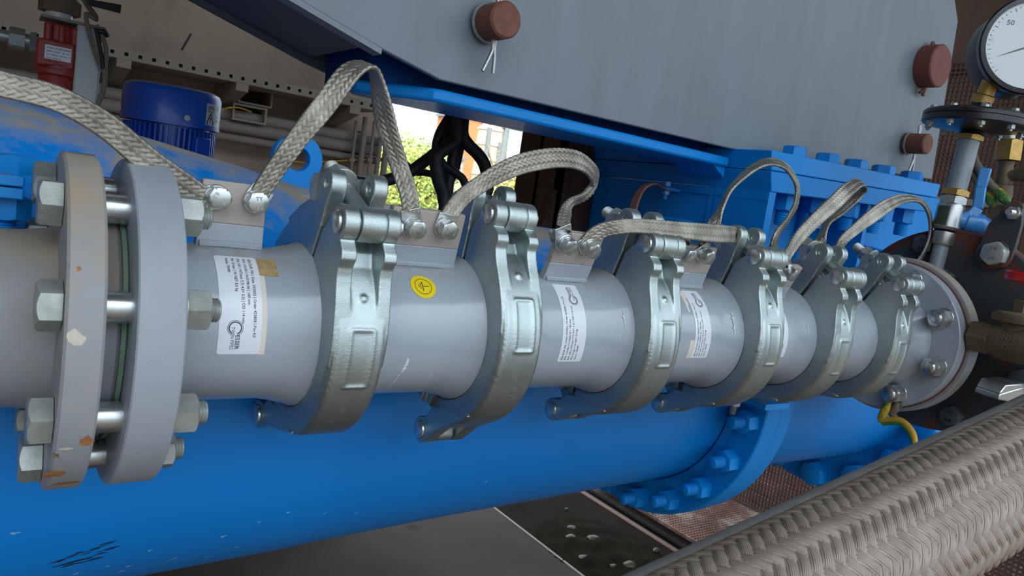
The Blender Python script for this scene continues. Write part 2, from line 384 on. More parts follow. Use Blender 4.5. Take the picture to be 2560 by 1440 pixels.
# cable tray: perforated angle along the wall
zt = zat(272, 113, 2280)[2]; zb = zat(272, 140, 2280)[2]
b = MB()
for k_ in range(5): b.tube([(-1400, 2310+k_*36, zb+18), (0, 2312+k_*35, zb+17), (1280, 2310+k_*36, zb+18)], 13, 10, 6)
solo('tray_filler', b, m_black, 'dark filler tubes added inside the perforated tray on the back wall to darken its holes', 'cable')  # unseen black tubes, added so the tray perforations read dark
t = thing('cable_tray', 'long perforated dusty metal cable tray running along the back wall', 'cable tray', (0, 2300, zb))
b = MB()
xs0, xs1 = -1400, 1290
for (y0, z0, y1, z1) in [(2280, zb, 2280, zt)]:
    pass
def perf_strip(x0, x1, z0, z1, y, th, pitch, hw, hh):
    b = MB(); zc = (z0+z1)/2; x = x0
    b.box((x0, y, z0), (x1, y+th, zc-hh)); b.box((x0, y, zc+hh), (x1, y+th, z1))
    while x < x1: b.box((x, y, zc-hh), (min(x+pitch-2*hw, x1), y+th, zc+hh)); x += pitch
    return b
part('side_rail', perf_strip(xs0, xs1, zb, zt, 2280, 3, 42, 6, 6), m_tray, t, smooth=False)
b = MB(); b.box((xs0, 2283, zb), (xs1, 2560, zb+3)); part('tray_base', b, m_tray, t, smooth=False)
part('back_rail', perf_strip(xs0, xs1, zb+3, zt+18, 2557, 3, 42, 6, 6), m_tray, t, smooth=False)
for px, py in [(300, 125), (585, 200), (-100, 60), (860, 260)]:
    x = zat(px, py, 2400)[0]
    t2 = thing('shelf_bracket', {300: 'tray bracket on the back wall just right of the white post', 585: 'tray bracket on the back wall above and right of the blue motor',
               -100: 'tray bracket on the back wall behind the red filter', 860: 'tray bracket on the back wall behind the tallest strap loop'}[px], 'bracket', (x, 2598, zb-90), group=None)
    b = MB(); b.hexa([(x-22, 2597, zb-95), (x+22, 2597, zb-95), (x+22, 2275, zb-28), (x-22, 2275, zb-28)], [(x-22, 2597, zb-1), (x+22, 2597, zb-1), (x+22, 2275, zb-1), (x-22, 2275, zb-1)])
    part('arm', b, m_tray, t2, smooth=False)
for px, py, nm in [(640, 243, 'square hollow stub on the back wall, upper of two beside the motor'), (625, 285, 'square hollow stub on the back wall, lower of two beside the motor')]:
    p = zat(px, py, 2430); b = MB(); s = 32
    for dx0, dx1, dz0, dz1 in [(-s*2, s*2, -s, -s+7), (-s*2, s*2, s-7, s), (-s*2, -s*2+7, -s+7, s-7), (s*2-7, s*2, -s+7, s-7)]:
        b.box((p[0]+dx0, 2430, p[2]+dz0), (p[0]+dx1, 2599, p[2]+dz1))
    solo('wall_stub', b, m_tray, nm, 'bracket', smooth=False)
pipelist = [(750, 318, 22, 'uppermost of the three dusty pipes along the back wall'), (750, 345, 24, 'middle one of the three dusty pipes along the back wall'), (750, 372, 15, 'thin lowest pipe of the three along the back wall')]
for px, py, r, nm in pipelist:
    z = zat(px, py, 2480)[2]; b = MB(); b.tube([(-1400, 2480, z), (1380, 2480, z)], r, 16, 1)
    b.box((300, 2470, z-r-6), (330, 2600, z+r+6)); b.box((1290, 2470, z-r-6), (1320, 2600, z+r+6))
    solo('wall_pipe', b, m_conduit, nm, 'pipe')
x0 = zat(905, 400, 2440)[0]
for i, (px, top, bot) in enumerate([(880, 300, 470), (902, 290, 480), (925, 300, 480), (945, 310, 500), (962, 320, 500)]):
    x = zat(px, 400, 2430)[0]; b = MB(); b.tube([(x, 2430, zat(px, bot, 2430)[2]-300), (x, 2430, zat(px, top, 2430)[2])], [7, 12, 7, 10, 14][i], 10, 1)
    b.box((x-12, 2425, zat(px, 400, 2430)[2]-8), (x+12, 2599, zat(px, 400, 2430)[2]+8))
    solo('upright_conduit', b, m_conduit, ['thin vertical conduit at the wall end, leftmost of five', 'thicker vertical conduit at the wall end, second of five from the left', 'thin vertical conduit in the middle of the five at the wall end', 'vertical conduit at the wall end, second of five from the right', 'thickest vertical conduit, rightmost of five at the wall end'][i], 'pipe', group='vertical conduits at the wall end')
# loose yellow wire between the stub and the pipes
b = MB(); b.tube([zat(552, 275, 2400), zat(575, 269, 2400), zat(600, 270, 2420), zat(628, 280, 2440)], 3, 8)
solo('yellow_wire', b, m_yel, 'thin yellow wire hanging on the back wall beside the blue motor', 'wire')
b = MB(); b.tube([zat(700, 396, 2450), zat(760, 406, 2440), zat(850, 402, 2440), zat(930, 398, 2440)], 3, 8); solo('yellow_wire', b, m_yel, 'thin yellow wire lying along the lowest wall pipe behind the lifting eye', 'wire')
b = MB(); b.tube([zat(478, 84, 2595), zat(455, 124, 2595)], 3, 8, 1); solo('loose_wire', b, m_black, 'short dark wire stub on the bare concrete wall above the cable tray', 'wire')

# ------------------------------------------------------------------ outdoors, seen through the gap
def far(px, py, y): return on(px, py, 1, y)
GZ = -1600.
def leaf_tree(px, py_top, y, rad, m, label, trunk=m_brown, n=7000, squash=1.0, sparse=False, kind='tree'):
    top = far(px, py_top, y); x = top[0]; zc = top[2]-rad*squash
    t = thing('tree', label, kind, (x, y, GZ))
    b = MB(); b.tube([(x, y, GZ), (x+rad*.1, y, GZ+(zc-GZ)*.5), (x, y, zc)], [rad*.12, rad*.06], 10, 4)
    for k in range(14):
        a = rng.random()*6.28; e = rng.random()*.9+.3; q = V(math.cos(a)*math.cos(e), math.sin(a)*math.cos(e), math.sin(e))*rad*(.7+.4*rng.random())
        b.tube([(x, y, zc-rad*.4), V(x, y, zc-rad*.2)+q*.5, V(x, y, zc)+q*V(1, 1, squash)], [rad*.03, rad*.008], 5, 3)
    part('trunk', b, trunk, t)
    d = rng.normal(size=(n, 3)); d /= np.linalg.norm(d, axis=1)[:, None]
    lump = 1+.25*np.sin(d[:, 0]*5+px)*np.cos(d[:, 2]*6+1)+.15*np.sin(d[:, 1]*11)
    c = V(x, y, zc)+d*(rad*lump*(rng.random(n)**.4))[:, None]*V(1, 1, squash)
    s = rad*(.028 if not sparse else .014); u = rng.normal(size=(n, 3)); w = rng.normal(size=(n, 3))
    u = u/np.linalg.norm(u, axis=1)[:, None]*s; w = w/np.linalg.norm(w, axis=1)[:, None]*s
    vv = np.stack([c-u, c+w, c+u, c-w], 1).reshape(-1, 3)
    b = MB(); b.add(vv, [(4*i, 4*i+1, 4*i+2, 4*i+3) for i in range(n)]); part('foliage', b, m, t, smooth=False, fix=False)
m_leaf = mat('spring_leaves', (168, 190, 96), .7, var=.3, vscale=.8); m_leaf2 = mat('yellow_leaves', (196, 184, 70), .7, var=.3, vscale=.6)
m_leaf3 = mat('pale_leaves', (170, 178, 120), .7, var=.2, vscale=.6); m_twig = mat('bare_twig', (150, 134, 112), .8)
leaf_tree(1035, 335, 28000, 2300, m_leaf, 'bright green tree outside, left of the black cable bundle')
leaf_tree(1085, 352, 36000, 1900, m_leaf3, 'paler leafy tree outside, directly behind the black cable bundle')
leaf_tree(1000, 352, 44000, 2400, m_leaf2, 'yellow-green tree outside at the left edge of the gap')
leaf_tree(1345, 425, 16000, 1500, m_leaf2, 'yellow flowering bush outside beside the rusty brown column')
leaf_tree(1390, 405, 26000, 2200, m_leaf3, 'hazy yellow-green tree outside, rightmost behind the strap arch')
leaf_tree(1290, 325, 34000, 3000, m_twig, 'nearly bare tree outside, right of the cream silo', sparse=True, n=900, trunk=m_twig)
m_cream = mat('cream_render', (222, 208, 172), .8, var=.05, vscale=.4); m_orange = mat('orange_brick', (214, 134, 84), .8, var=.1, vscale=.5)
m_palewall = mat('pale_wall', (214, 208, 202), .8, var=.05, vscale=.4); m_steelgrey = mat('grey_steel_post', (134, 140, 140), .6)
p0 = far(1170, 490, 45000); p1 = far(1238, 490, 45000); xc = (p0[0]+p1[0])/2; r = (p1[0]-p0[0])/2*.8; zt_ = far(1205, 318, 45000)[2]
t = thing('silo', 'tall cream silo outside with grey bands and roof railing', 'silo', (xc, 45000, GZ))
b = MB(); b.lathe([(r, GZ), (r, zt_), (r*.5, zt_+r*.5), (0, zt_+r*.55)], np.array([[1, 0, 0, xc], [0, 1, 0, 45000], [0, 0, 1, 0], [0, 0, 0, 1.]]), 40); part('shell', b, m_cream, t)
b = MB()
for k in range(5): b.ring(r, r+60, GZ+(zt_-GZ)*(.3+.17*k), GZ+(zt_-GZ)*(.3+.17*k)+120, np.array([[1, 0, 0, xc], [0, 1, 0, 45000], [0, 0, 1, 0], [0, 0, 0, 1.]]), 40)
part('band', b, m_palewall, t)
b = MB(); b.box((xc-r*1.0, 45000-r*1.25, GZ), (xc-r*.7, 45000-r*.95, zt_)); b.box((xc+r*.15, 45000-r*1.3, GZ+2500), (xc+r*.75, 45000-r*.9, zt_-900)); part('duct', b, m_steelgrey, t, smooth=False)
b = MB(); b.box((xc-r*.6, 45000-r*.6, zt_), (xc+r*.8, 45000+r*.6, zt_+700)); part('roof_machine', b, m_redhandle, t, smooth=False)
p = far(1242, 492, 30000); zt2 = far(1250, 312, 30000)[2]
b = MB(); b.tube([(p[0], 30000, GZ), (p[0], 30000, zt2)], 150, 12, 1); b.box((p[0]-1300, 29900, zt2-100), (p[0]+900, 30100, zt2+60)); solo('yard_mast', b, m_steelgrey, 'tall grey steel mast outside standing right of the silo', 'mast')
def block(pxa, pxb, pyt, y, dep, m, label, name='building', win=0):
    a = far(pxa, pyt, y); c = far(pxb, pyt, y); zt_ = (a[2]+c[2])/2
    t = thing(name, label, 'building', ((a[0]+c[0])/2, y, GZ)); b = MB(); b.box((a[0], y, GZ), (c[0], y+dep, zt_)); part('wall', b, m, t, smooth=False)
    b = MB(); b.box((a[0]-150, y-150, zt_), (c[0]+150, y+dep+150, zt_+220)); part('roof', b, m_steelgrey, t, smooth=False)
    for k in range(win):
        xx = a[0]+(c[0]-a[0])*(k+.5)/win; w = (c[0]-a[0])/win*.28; b = MB(); b.box((xx-w, y-30, zt_-1500), (xx+w, y+30, zt_-500)); part('window', b, m_steelgrey, t, smooth=False)
block(1160, 1232, 298, 60000, 5000, m_orange, 'orange tower building outside behind the cream silo')
block(1085, 1160, 395, 50000, 4000, m_palewall, 'pale low building outside behind the black cables', win=4)
block(1030, 1105, 425, 38000, 3000, m_orange, 'low orange brick building outside, left of the black cables', win=3)
block(1268, 1335, 450, 40000, 3000, m_palewall, 'small pale building outside between the silo and the yellow bush', win=3)
m_rail = mat('white_rail', (226, 224, 216), .5, var=.03)
for k, (pa, pb, y) in enumerate([(985, 1160, 9000), (1280, 1400, 12000)]):
    a = far(pa, 500, y)[0]; c = far(pb, 500, y)[0]; b = MB()
    for zz in (-350, -700, -1050): b.tube([(a, y, zz), (c, y, zz)], 28, 8, 1)
    for x in np.linspace(a, c, 9): b.tube([(x, y, GZ), (x, y, -340)], 28, 8, 1)
    solo('yard_railing', b, m_rail, ['white tube railing outside behind the tall strap loop', 'white tube railing outside behind the second clamp'][k], 'railing')

# ------------------------------------------------------------------ brown steel column and black cables behind
yc0 = 620
xa, xb, xm = on(1413, 350, 1, yc0)[0], on(1500, 420, 1, yc0)[0], on(1345, 530, 1, yc0)[0]
b = MB(); b.prism([(xm-60, -300), (xm-8, 20), (xa, 150), (xa, 420), (xb+20, 420), (xb+20, -300)], 0, 14, np.array([[1, 0, 0, 0], [0, 0, 1, yc0], [0, 1, 0, 0], [0, 0, 0, 1.]]))
b.box((xa, yc0, -290), (xa+12, yc0+150, 420)); b.box((xb, yc0, -290), (xb+30, yc0+160, 420)); b.box((xa, yc0+70, -290), (xb, yc0+80, 420))
b.box((xm-60, yc0-20, -310), (xb+60, yc0+200, -290))
solo('steel_column', b, m_brown, 'rust-brown steel column with sloping gusset behind the second strap', 'column', smooth=False)

def C7(pts, y): return [on(940+x/4.129, 240+yy/4.129, 1, y) for x, yy in pts]
cabs = [([(790, 120), (760, 200), (650, 390), (620, 560), (690, 700), (830, 800), (915, 900), (960, 1200)], 520, 5.5, 'black cable bending right through the middle of the bundle'),
        ([(830, 130), (800, 230), (745, 420), (620, 580), (480, 690), (340, 790), (180, 850), (-60, 900), (-250, 880), (-400, 900)], 540, 8, 'black cable sweeping left from the bundle behind the first clamp'),
        ([(850, 130), (840, 400), (800, 480), (640, 600), (625, 720), (650, 880), (700, 1040), (690, 1300)], 500, 9, 'leftmost black cable dropping straight down from the bundle'),
        ([(900, 130), (890, 300), (800, 600), (770, 800), (745, 1000), (760, 1300)], 530, 7, 'centre black cable of the bundle, hanging straight'),
        ([(910, 130), (890, 380), (950, 500), (1050, 600), (1120, 710), (1150, 850), (1150, 960), (1110, 1080), (1100, 1300)], 510, 8.5, 'rightmost black cable curving outward from the bundle'),
        ([(870, 140), (905, 330), (860, 560), (800, 800), (700, 1000), (720, 1300)], 560, 6.5, 'black cable at the back of the bundle crossing behind the others'),
        ([(290, 690), (400, 780), (500, 790), (620, 810), (720, 800)], 590, 5, 'short horizontal black cable tied into the bundle')]
for pts, y, r, nm in cabs:
    q_ = C7(pts, y)
    if pts[-1][1] > 1000: q_ += [q_[-1]+V(10, 60, -150), q_[-1]+V(20, 200, -450)]
    if pts[-1][0] < -300: q_ += [q_[-1]+V(-120, 60, -60), q_[-1]+V(-300, 200, -300)]
    b = MB(); b.tube(q_, r*1.25, 12, 8); solo('black_cable', b, m_black, nm, 'cable')

# ------------------------------------------------------------------ big blue vessel
def AX(s, y, z): return frame((s, y, z), (1, 0, 0), (0, 0, 1))    # local z along +x
def loft(stations, seg=96):
    b = MB(); v = []; f = []
    for s, R, y, z in stations:
        for k in range(seg): a = 2*PI*k/seg; v.append((s, y+R*math.cos(a), z+R*math.sin(a)))
    n = len(stations)
    for i in range(n-1):
        for k in range(seg): f.append((i*seg+k, i*seg+(k+1) % seg, (i+1)*seg+(k+1) % seg, (i+1)*seg+k))
    f += [tuple(range(seg)), tuple((n-1)*seg+k for k in range(seg))]
    b.add(v, f); return b
TY, TZ = 296., -116.
tank = thing('blue_vessel', 'long blue painted vessel behind and below the grey pipe line, flanged at its right end', 'vessel', (400, TY, TZ-200))
def tst(x, at, ab):   # station from silhouette elevations (degrees) seen across the axis
    D = 889.; c = math.radians((at+ab)/2); h = math.radians((at-ab)/2); return (x, D*math.sin(h), CAM[1]+D*math.cos(c), CAM[2]+D*math.sin(c))
sts = [tst(-200, 4.2, -30.8), tst(-150, 3.6, -30.6), tst(0, 1.6, -30.0), tst(130, .35, -29.6), tst(230, -.75, -29.4), tst(285, -1.5, -29.3), tst(330, -1.95, -29.1), tst(500, -2.3, -28.7), tst(700, -2.5, -28.4), tst(920, -2.7, -28.1)]
part('shell', loft(sts), m_bluetank, tank, ang=60)
def tank_hit(px, py):
    x = 200.
    xs = [q[0] for q in sts]
    for _ in range(8):
        R = np.interp(x, xs, [q[1] for q in sts]); y = np.interp(x, xs, [q[2] for q in sts]); z = np.interp(x, xs, [q[3] for q in sts])
        p = cyl(px, py, R+.3, y, z); x = p[0]
    return p, unit(V(0, p[1]-y, p[2]-z))
def flecks(nm, lst, m, lab):
    b = MB()
    for px, py, w, h_, rot in lst:
        p, n_ = tank_hit(px, py); e1 = V(1, 0, 0); e2 = unit(np.cross(n_, e1)); c_, s_ = math.cos(rot), math.sin(rot); ph = rng.random()*6; N = 12
        v = [p+e1*(w*math.cos(t)*c_-h_*math.sin(t)*s_)*(1+.3*math.sin(3*t+ph))+e2*(w*math.cos(t)*s_+h_*math.sin(t)*c_)*(1+.3*math.sin(3*t+ph)) for t in [2*PI*k/N for k in range(N)]]
        b.add(v, [tuple(range(N))])
    part(nm, b, m, tank, smooth=False, fix=False, label=lab)
m_fleck = mat('pale_paint_fleck', (120, 170, 214), .5, var=.1)
flecks('paint_flecks', [(375, 1376, 2.2, 1.2, .8), (323, 1415, 3, 1.3, .3), (305, 1428, 3.4, 1.2, .6), (190, 1434, 3, 1.4, .7), (558, 1341, 3, 1.5, .7), (522, 1392, 3.4, 1.2, .3), (592, 1368, 2.5, 1.1, .4), (430, 1398, 6, .9, .7), (36, 1333, 3.2, 1.2, 0), (270, 1415, 2, 1, 0), (720, 1281, 1.8, 1.1, .4), (812, 1284, 1.6, 1, .3), (890, 1283, 1.6, 1, .3), (770, 1340, 2.4, 1, .3), (1215, 1204, 2, 1.2, .5), (648, 1305, 1.6, .9, .4), (955, 1338, 1.5, .8, .2)], m_fleck, 'pale flecks in the blue paint')
flecks('dark_scuffs', [(140+18*k, 1412-5.4*k+rng.normal()*5, 4+rng.random()*7, .5+rng.random()*.8, .28) for k in range(9)]+[(150+16*k, 1404-5.4*k+rng.normal()*5, 3+rng.random()*5, .4+rng.random()*.5, .28) for k in range(9)], m_black, 'dark scuff marks near the lower edge')
def flange_bolts(parent, s, y, z, R, n, a0, af, stud_r, out, m, direction=-1, skip=lambda a: False, head=False, washer=False, hm=None):
    for k in range(n):
        a = math.radians(a0+360/n*k)
        if skip(math.degrees(a) % 360): continue
        M = frame((s, y+R*math.cos(a), z+R*math.sin(a)), (direction, 0, 0), (0, math.sin(a*3+.3), math.cos(a*3+.3)))
        b = MB()
        if washer: b.ring(stud_r*.9, af*.62, 0, 2.5, M, 32, .5)
        o = 2.5 if washer else 0
        b2 = MB(); b2.hexhead(af, af*.62 if head else af*.75, frame((M[:3, 3]+M[:3, 2]*o), M[:3, 2], M[:3, 1]))
        bo = part('bolt_head' if head else 'nut', b2, m, parent)
        if washer: part('washer', b, m, bo)
        if not head:
            b3 = MB(); b3.stud(stud_r, 0, o+af*.75+out, M, 1.6); part('stud', b3, m, bo, ang=50)
b = MB(); b.ring(150, 248, 0, 34, AX(920, TY, TZ-4), 128, 2); part('flange', b, m_blue, tank)
b = MB(); b.ring(150, 246, 0, 30, AX(955, TY, TZ-4), 128, 2); part('mating_flange', b, m_blue, tank)
b = MB(); b.lathe([(197, -12), (193, -4), (203, 0)], AX(920, TY, TZ+2), 96, cap=False); part('weld_bead', b, m_blue, tank)
flange_bolts(tank, 920, TY, TZ-4, 224, 20, 187, 30, 9.5, 22, m_blue, skip=lambda a: not (170 < a < 300))
# second tube of the vessel up to its next flange
tank2 = thing('blue_tube', 'blue tube continuing right of the round bolted flange to a second flange behind the hose', 'pipe', (1200, TY, TZ-200))
part('shell', loft([(985, 194, TY, TZ), (1480, 197, TY, TZ-4)]), m_bluetank, tank2)
b = MB(); b.ring(150, 262, 0, 34, AX(1480, TY, TZ-14), 128, 2); part('flange', b, m_blue, tank2)
flange_bolts(tank2, 1480, TY, TZ-14, 233, 16, 196, 46, 12, 0, m_blue, head=True, washer=True, skip=lambda a: not (180 < a < 300))
# small bracket with bolt under the fifth clamp, on the flange
t = thing('flange_bracket', 'small dusty blue bracket with a hanging bolt on top of the round vessel flange', 'bracket', on(1870, 985, 0, 915))
p = on(1868, 985, 0, 905); b = MB(); b.box((865, p[1]-60, p[2]-3), (920, p[1]+40, p[2]+5)); part('plate', b, m_bluetop, t, smooth=False)
q = on(1837, 1000, 0, 890); b = MB(); b.hexhead(17, 12, frame((q[0], q[1], q[2]+4), (0, 0, -1), (1, 0, 0))); b.stud(5, 0, 26, frame((q[0], q[1], q[2]+4), (0, 0, -1), (1, 0, 0))); part('bolt', b, m_oldbolt, t)

# lifting eye on the vessel
t = thing('lifting_eye', 'round blue lifting eye plate standing on top of the blue vessel', 'lifting eye', (270, 330, 70))
c = on(741, 398, 1, 330); rr = 1.0*62/F*(unit(ray(741, 398)) @ (c-CAM))*.95
b = MB(); n = 48; r1 = rr; r0 = rr*.47
out = [(r1*math.cos(a), r1*math.sin(a)) for a in np.linspace(-.55, PI+.75, n)]
poly = out+[(-r1*1.15, -r1*1.6), (r1*1.15, -r1*1.6)]
M = np.array([[1, 0, 0, c[0]], [0, 0, 1, 322], [0, 1, 0, c[2]], [0, 0, 0, 1.]])
# plate with hole: bridge outline and hole by angle
N = 72; ang = [2*PI*k/N for k in range(N)]
def rad_at(a):
    x, y = math.cos(a), math.sin(a)
    if y > -.45: return r1
    return min(r1*1.75, r1*1.5/abs(y))
v = []; f = []
for h in (0, 16):
    for a in ang: v.append((r0*math.cos(a), r0*math.sin(a), h))
    for a in ang: R = rad_at(a); v.append((R*math.cos(a), R*math.sin(a), h))
for k in range(N):
    k2 = (k+1) % N
    f += [(k, k2, N+k2, N+k), (2*N+k, 3*N+k, 3*N+k2, 2*N+k2), (k, 2*N+k, 2*N+k2, k2), (N+k, N+k2, 3*N+k2, 3*N+k)]
b.add(v, f, M); part('plate', b, m_blue, t, bevel=1)

# blue hatch flange at the left edge, behind the old pipe
t = thing('hatch_flange', 'blue double hatch flange with a vertical bolt at the left edge above the old pipe', 'flange', (-20, 70, 60))
def P(px, py, y): return on(px, py, 1, y)
for i, (za, zb_) in enumerate([(433, 464), (465, 494)]):
    a0, a1 = P(0, za, 45), P(0, zb_, 45); b = MB(); b.box((-120, 40, a1[2]+(.6 if i == 0 else 0)), (P(60, 470, 45)[0], 150, a0[2])); part('plate', b, m_bluetop, t, bevel=1)
q = P(44, 433, 58); b = MB(); b.hexhead(21, 13, frame((q[0], 62, P(0, 433, 45)[2]), (0, 0, 1), (1, 0, 0))); part('bolt_head', b, m_blue, t)
q = P(24, 494, 55); zb_ = P(0, 494, 45)[2]; b = MB(); b.hexhead(24, 16, frame((q[0], 62, zb_), (0, 0, -1), (1, .3, 0))); nu = part('nut', b, m_blue, t)
b = MB(); b.stud(8.5, 0, 36, frame((q[0]-3, 62, zb_), (0, 0, -1), (1, 0, 0)), 2); part('stud', b, m_blue, nu, ang=50)

# ------------------------------------------------------------------ grey trough with its blue carrying plate
tr = thing('steel_trough', 'big grey painted steel trough hanging over the pipe line, sloping up at its left end', 'trough', (900, 365, 250))
fr = [(-600, 531), (356, 264), (432, 247), (975, 251), (1632, 290), (1600, 610), (1470, 760), (-600, 760)]
XZ = lambda y: np.array([[1, 0, 0, 0], [0, 0, 1, y], [0, 1, 0, 0], [0, 0, 0, 1.]])
b = MB(); b.prism(fr, 0, 10, XZ(240)); part('front_plate', b, m_trough, tr, bevel=1.5)
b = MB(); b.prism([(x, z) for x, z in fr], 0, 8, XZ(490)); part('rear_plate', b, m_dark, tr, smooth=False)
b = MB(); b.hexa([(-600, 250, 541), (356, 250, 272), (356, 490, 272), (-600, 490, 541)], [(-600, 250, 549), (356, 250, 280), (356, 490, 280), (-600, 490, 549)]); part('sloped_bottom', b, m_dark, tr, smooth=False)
b = MB(); b.hexa([(-600, 236, 524), (352, 236, 258), (352, 258, 258), (-600, 258, 524)], [(-600, 236, 530.5), (352, 236, 264.6), (352, 258, 264.6), (-600, 258, 530.5)]); part('edge_lip', b, m_trough, tr, smooth=False)
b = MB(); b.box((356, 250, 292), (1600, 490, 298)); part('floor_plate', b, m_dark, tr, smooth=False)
# pins through the trough
def pin(px, py, R, L, m, label, cot=None):
    p = on(px, py, 1, 240-L); t = thing('hinge_pin', label, 'pin', (p[0], 240, p[2]-R)); M = frame((p[0], 236, p[2]), (0, -1, 0))
    b = MB(); b.lathe([(R, -3), (R, L-2.5), (R-2.5, L), (0, L)], M, 48); part('shaft', b, m, t)
    if cot == 1: b = MB(); b.ring(R*.98, R*1.14, 3, 6, M, 48, .5); part('seam', b, m_trough, t)
    if cot == 1:
        b = MB(); q = V(p[0], 236-L*.45, p[2])
        b.tube([q+V(3, 0, R+10), q+V(4, 0, R+13), q+V(1, 0, R+16), q+V(-2, 0, R+13), q+V(-1, 0, R-2), q+V(0, 0, -R-4), q+V(0, 0, -R-14), q+V(-9, 0, -R-38)], 2.4, 10, 6)
        b.tube([q+V(3, 0, R+10), q+V(3, 0, R-2), q+V(3, 0, -R-4), q+V(5, 0, -R-20), q+V(6, 0, -R-38)], 2.4, 10, 6)
        part('cotter_pin', b, m_steel, t)
    if cot == 2:
        b = MB(); q = V(p[0], 240-L*.3, p[2]-R)
        b.tube([q+V(-2, 0, 4), q+V(-3, 0, -6), q+V(-12, 0, -12)], 3, 8, 4); b.tube([q+V(2, 0, 4), q+V(3, 0, -16)], 3.4, 8, 1)
        b.tube([q+V(-2, 0, 2*R-4), q+V(-4, 0, 2*R+4), q+V(2, 0, 2*R+5), q+V(6, 0, 2*R-2)], 3, 8, 4)
        part('cotter_pin', b, m, t)
pin(1262, 50, 21.5, 42, m_rustpin, 'rusty round pin with a steel cotter pin on the grey plate, upper middle', 1)
pin(2348, 165, 41, 30, m_pinred, 'large red-brown round pin at the right edge of the grey plate', 2)
pin(2316, 360, 20, 42, m_rustpin, 'small rusty pin with a cotter pin at the lower right corner of the grey plate', 1)
# blue carrying plate and web under the trough
bp_ = thing('blue_beam', 'blue steel beam carrying the grey trough, running left from the pump box', 'beam', (700, 310, 222))
R0 = 60
x1b = 985
pf = [(440, 250), (x1b, 250), (x1b, 372), (400, 372)]+[(400+(-22)*math.sin(t)+0, 372-22+22*math.cos(t)) for t in []]
b = MB(); b.prism([(x, y) for x, y in [(424, 262), (432, 252), (445, 248), (x1b, 248), (x1b, 372), (392, 372), (374, 366), (364, 350), (366, 330)]], 222, 238, np.eye(4)); part('bottom_flange', b, m_blue, bp_, bevel=4)
b = MB(); b.box((372, 300, 238), (x1b, 316, 292)); part('web', b, m_blueshade, bp_, smooth=False)
b = MB(); b.box((380, 318, 238), (396, 480, 292)); part('stiffener', b, m_blueshade, bp_, smooth=False)
b = MB(); b.prism([(x1b-30, 222), (x1b, 222), (x1b, 205)], 0, 90, XZ(255)); part('weld_gusset', b, m_blue, bp_)

# ------------------------------------------------------------------ blue pump box with bolted top flange
pb = thing('pump_box', 'blue pump box with thick bolted top flange under the right end of the grey trough', 'pump', (1250, 380, -100))
yf = 170.
def Q(px, py, y=yf): return on(px, py, 1, y)
TL, TR, BR_, BL = Q(1930, 375), Q(2352, 461), Q(2332, 531), Q(1928, 480)
back = V(0, 420, 0)
def slab(tl, tr_, br, bl, m, nm, bev=1.5):
    b = MB(); b.hexa([tl, tr_, br, bl], [tl+back, tr_+back, br+back, bl+back]); return part(nm, b, m, pb, bevel=bev)
mL, mR = (TL*.52+BL*.48), (TR*.52+BR_*.48)
slab(TL, TR, mR, mL, m_bluetop, 'upper_flange'); slab(mL-V(0, 0, .8), mR-V(0, 0, .8), BR_, BL, m_blue, 'lower_flange')
xl = BL[0]; xr = float(on(2345, 560, 1, yf+110)[0])
b = MB(); b.box((xl+3, yf+10, 36), (xl+20, yf+420, BL[2]-3)); part('end_wall', b, m_blue, pb, bevel=1)
b = MB(); b.box((xl-1, yf+6, BL[2]-14), (xl+10, yf+420, BL[2]-.5)); part('end_rib', b, m_blue, pb, smooth=False)
b = MB(); b.box((xl, yf+110, 60), (xr, yf+122, 260)); part('front_wall', b, m_blue, pb, smooth=False)
b = MB(); b.box((xr-12, yf+110, 60), (xr, yf+420, 250)); part('far_wall', b, m_blue, pb, smooth=False)
g = Q(1935, 485); b = MB(); b.prism([(0, 0), (14, 0), (14, 0), (14, -360), (0, -360)], 0, 1, np.eye(4)) if False else b.hexa([(xl, yf+2, 192), (xl+17, yf+2, 193), (xl+17, yf+2, 36), (xl, yf+2, 36)], [(xl, yf+112, 192), (xl+17, yf+112, 193), (xl+17, yf+112, 36), (xl, yf+112, 36)]); part('corner_rib', b, m_blue, pb, bevel=1)
for px in (2192,):
    q = Q(px, 560); b = MB(); b.box((q[0]-6, yf+20, 60), (q[0]+6, yf+112, 215)); part('rib', b, m_blue, pb, bevel=1)
q = Q(1998, 560, yf+112); b = MB(); b.tube([(q[0], yf+104, 200), (q[0], yf+104, 70)], 16, 16, 1); part('rib_tube', b, m_blue, pb)
def topz(x): t = (x-TL[0])/(TR[0]-TL[0]); return TL[2]*(1-t)+TR[2]*t
def botz(x): t = (x-BL[0])/(BR_[0]-BL[0]); return BL[2]*(1-t)+BR_[2]*t
for i, px in enumerate((1983, 2068, 2143, 2214, 2288)):
    x = Q(px, 400, yf+32)[0]
    b = MB(); b.hexhead(36, 17, frame((x, yf+32, topz(x)), (0, 0, 1), (1, .2*i, 0))); part('bolt_head', b, m_bluetop, pb)
    b = MB(); b.hexhead(36, 27, frame((x, yf+32, botz(x)-.5), (0, 0, -1), (1, .35*i+.2, 0))); nu = part('nut', b, m_blue, pb)
    b = MB(); b.stud(13, 0, 52, frame((x, yf+32, botz(x)), (0, 0, -1), (1, 0, 0)), 4); part('stud', b, m_blue, nu, ang=50)
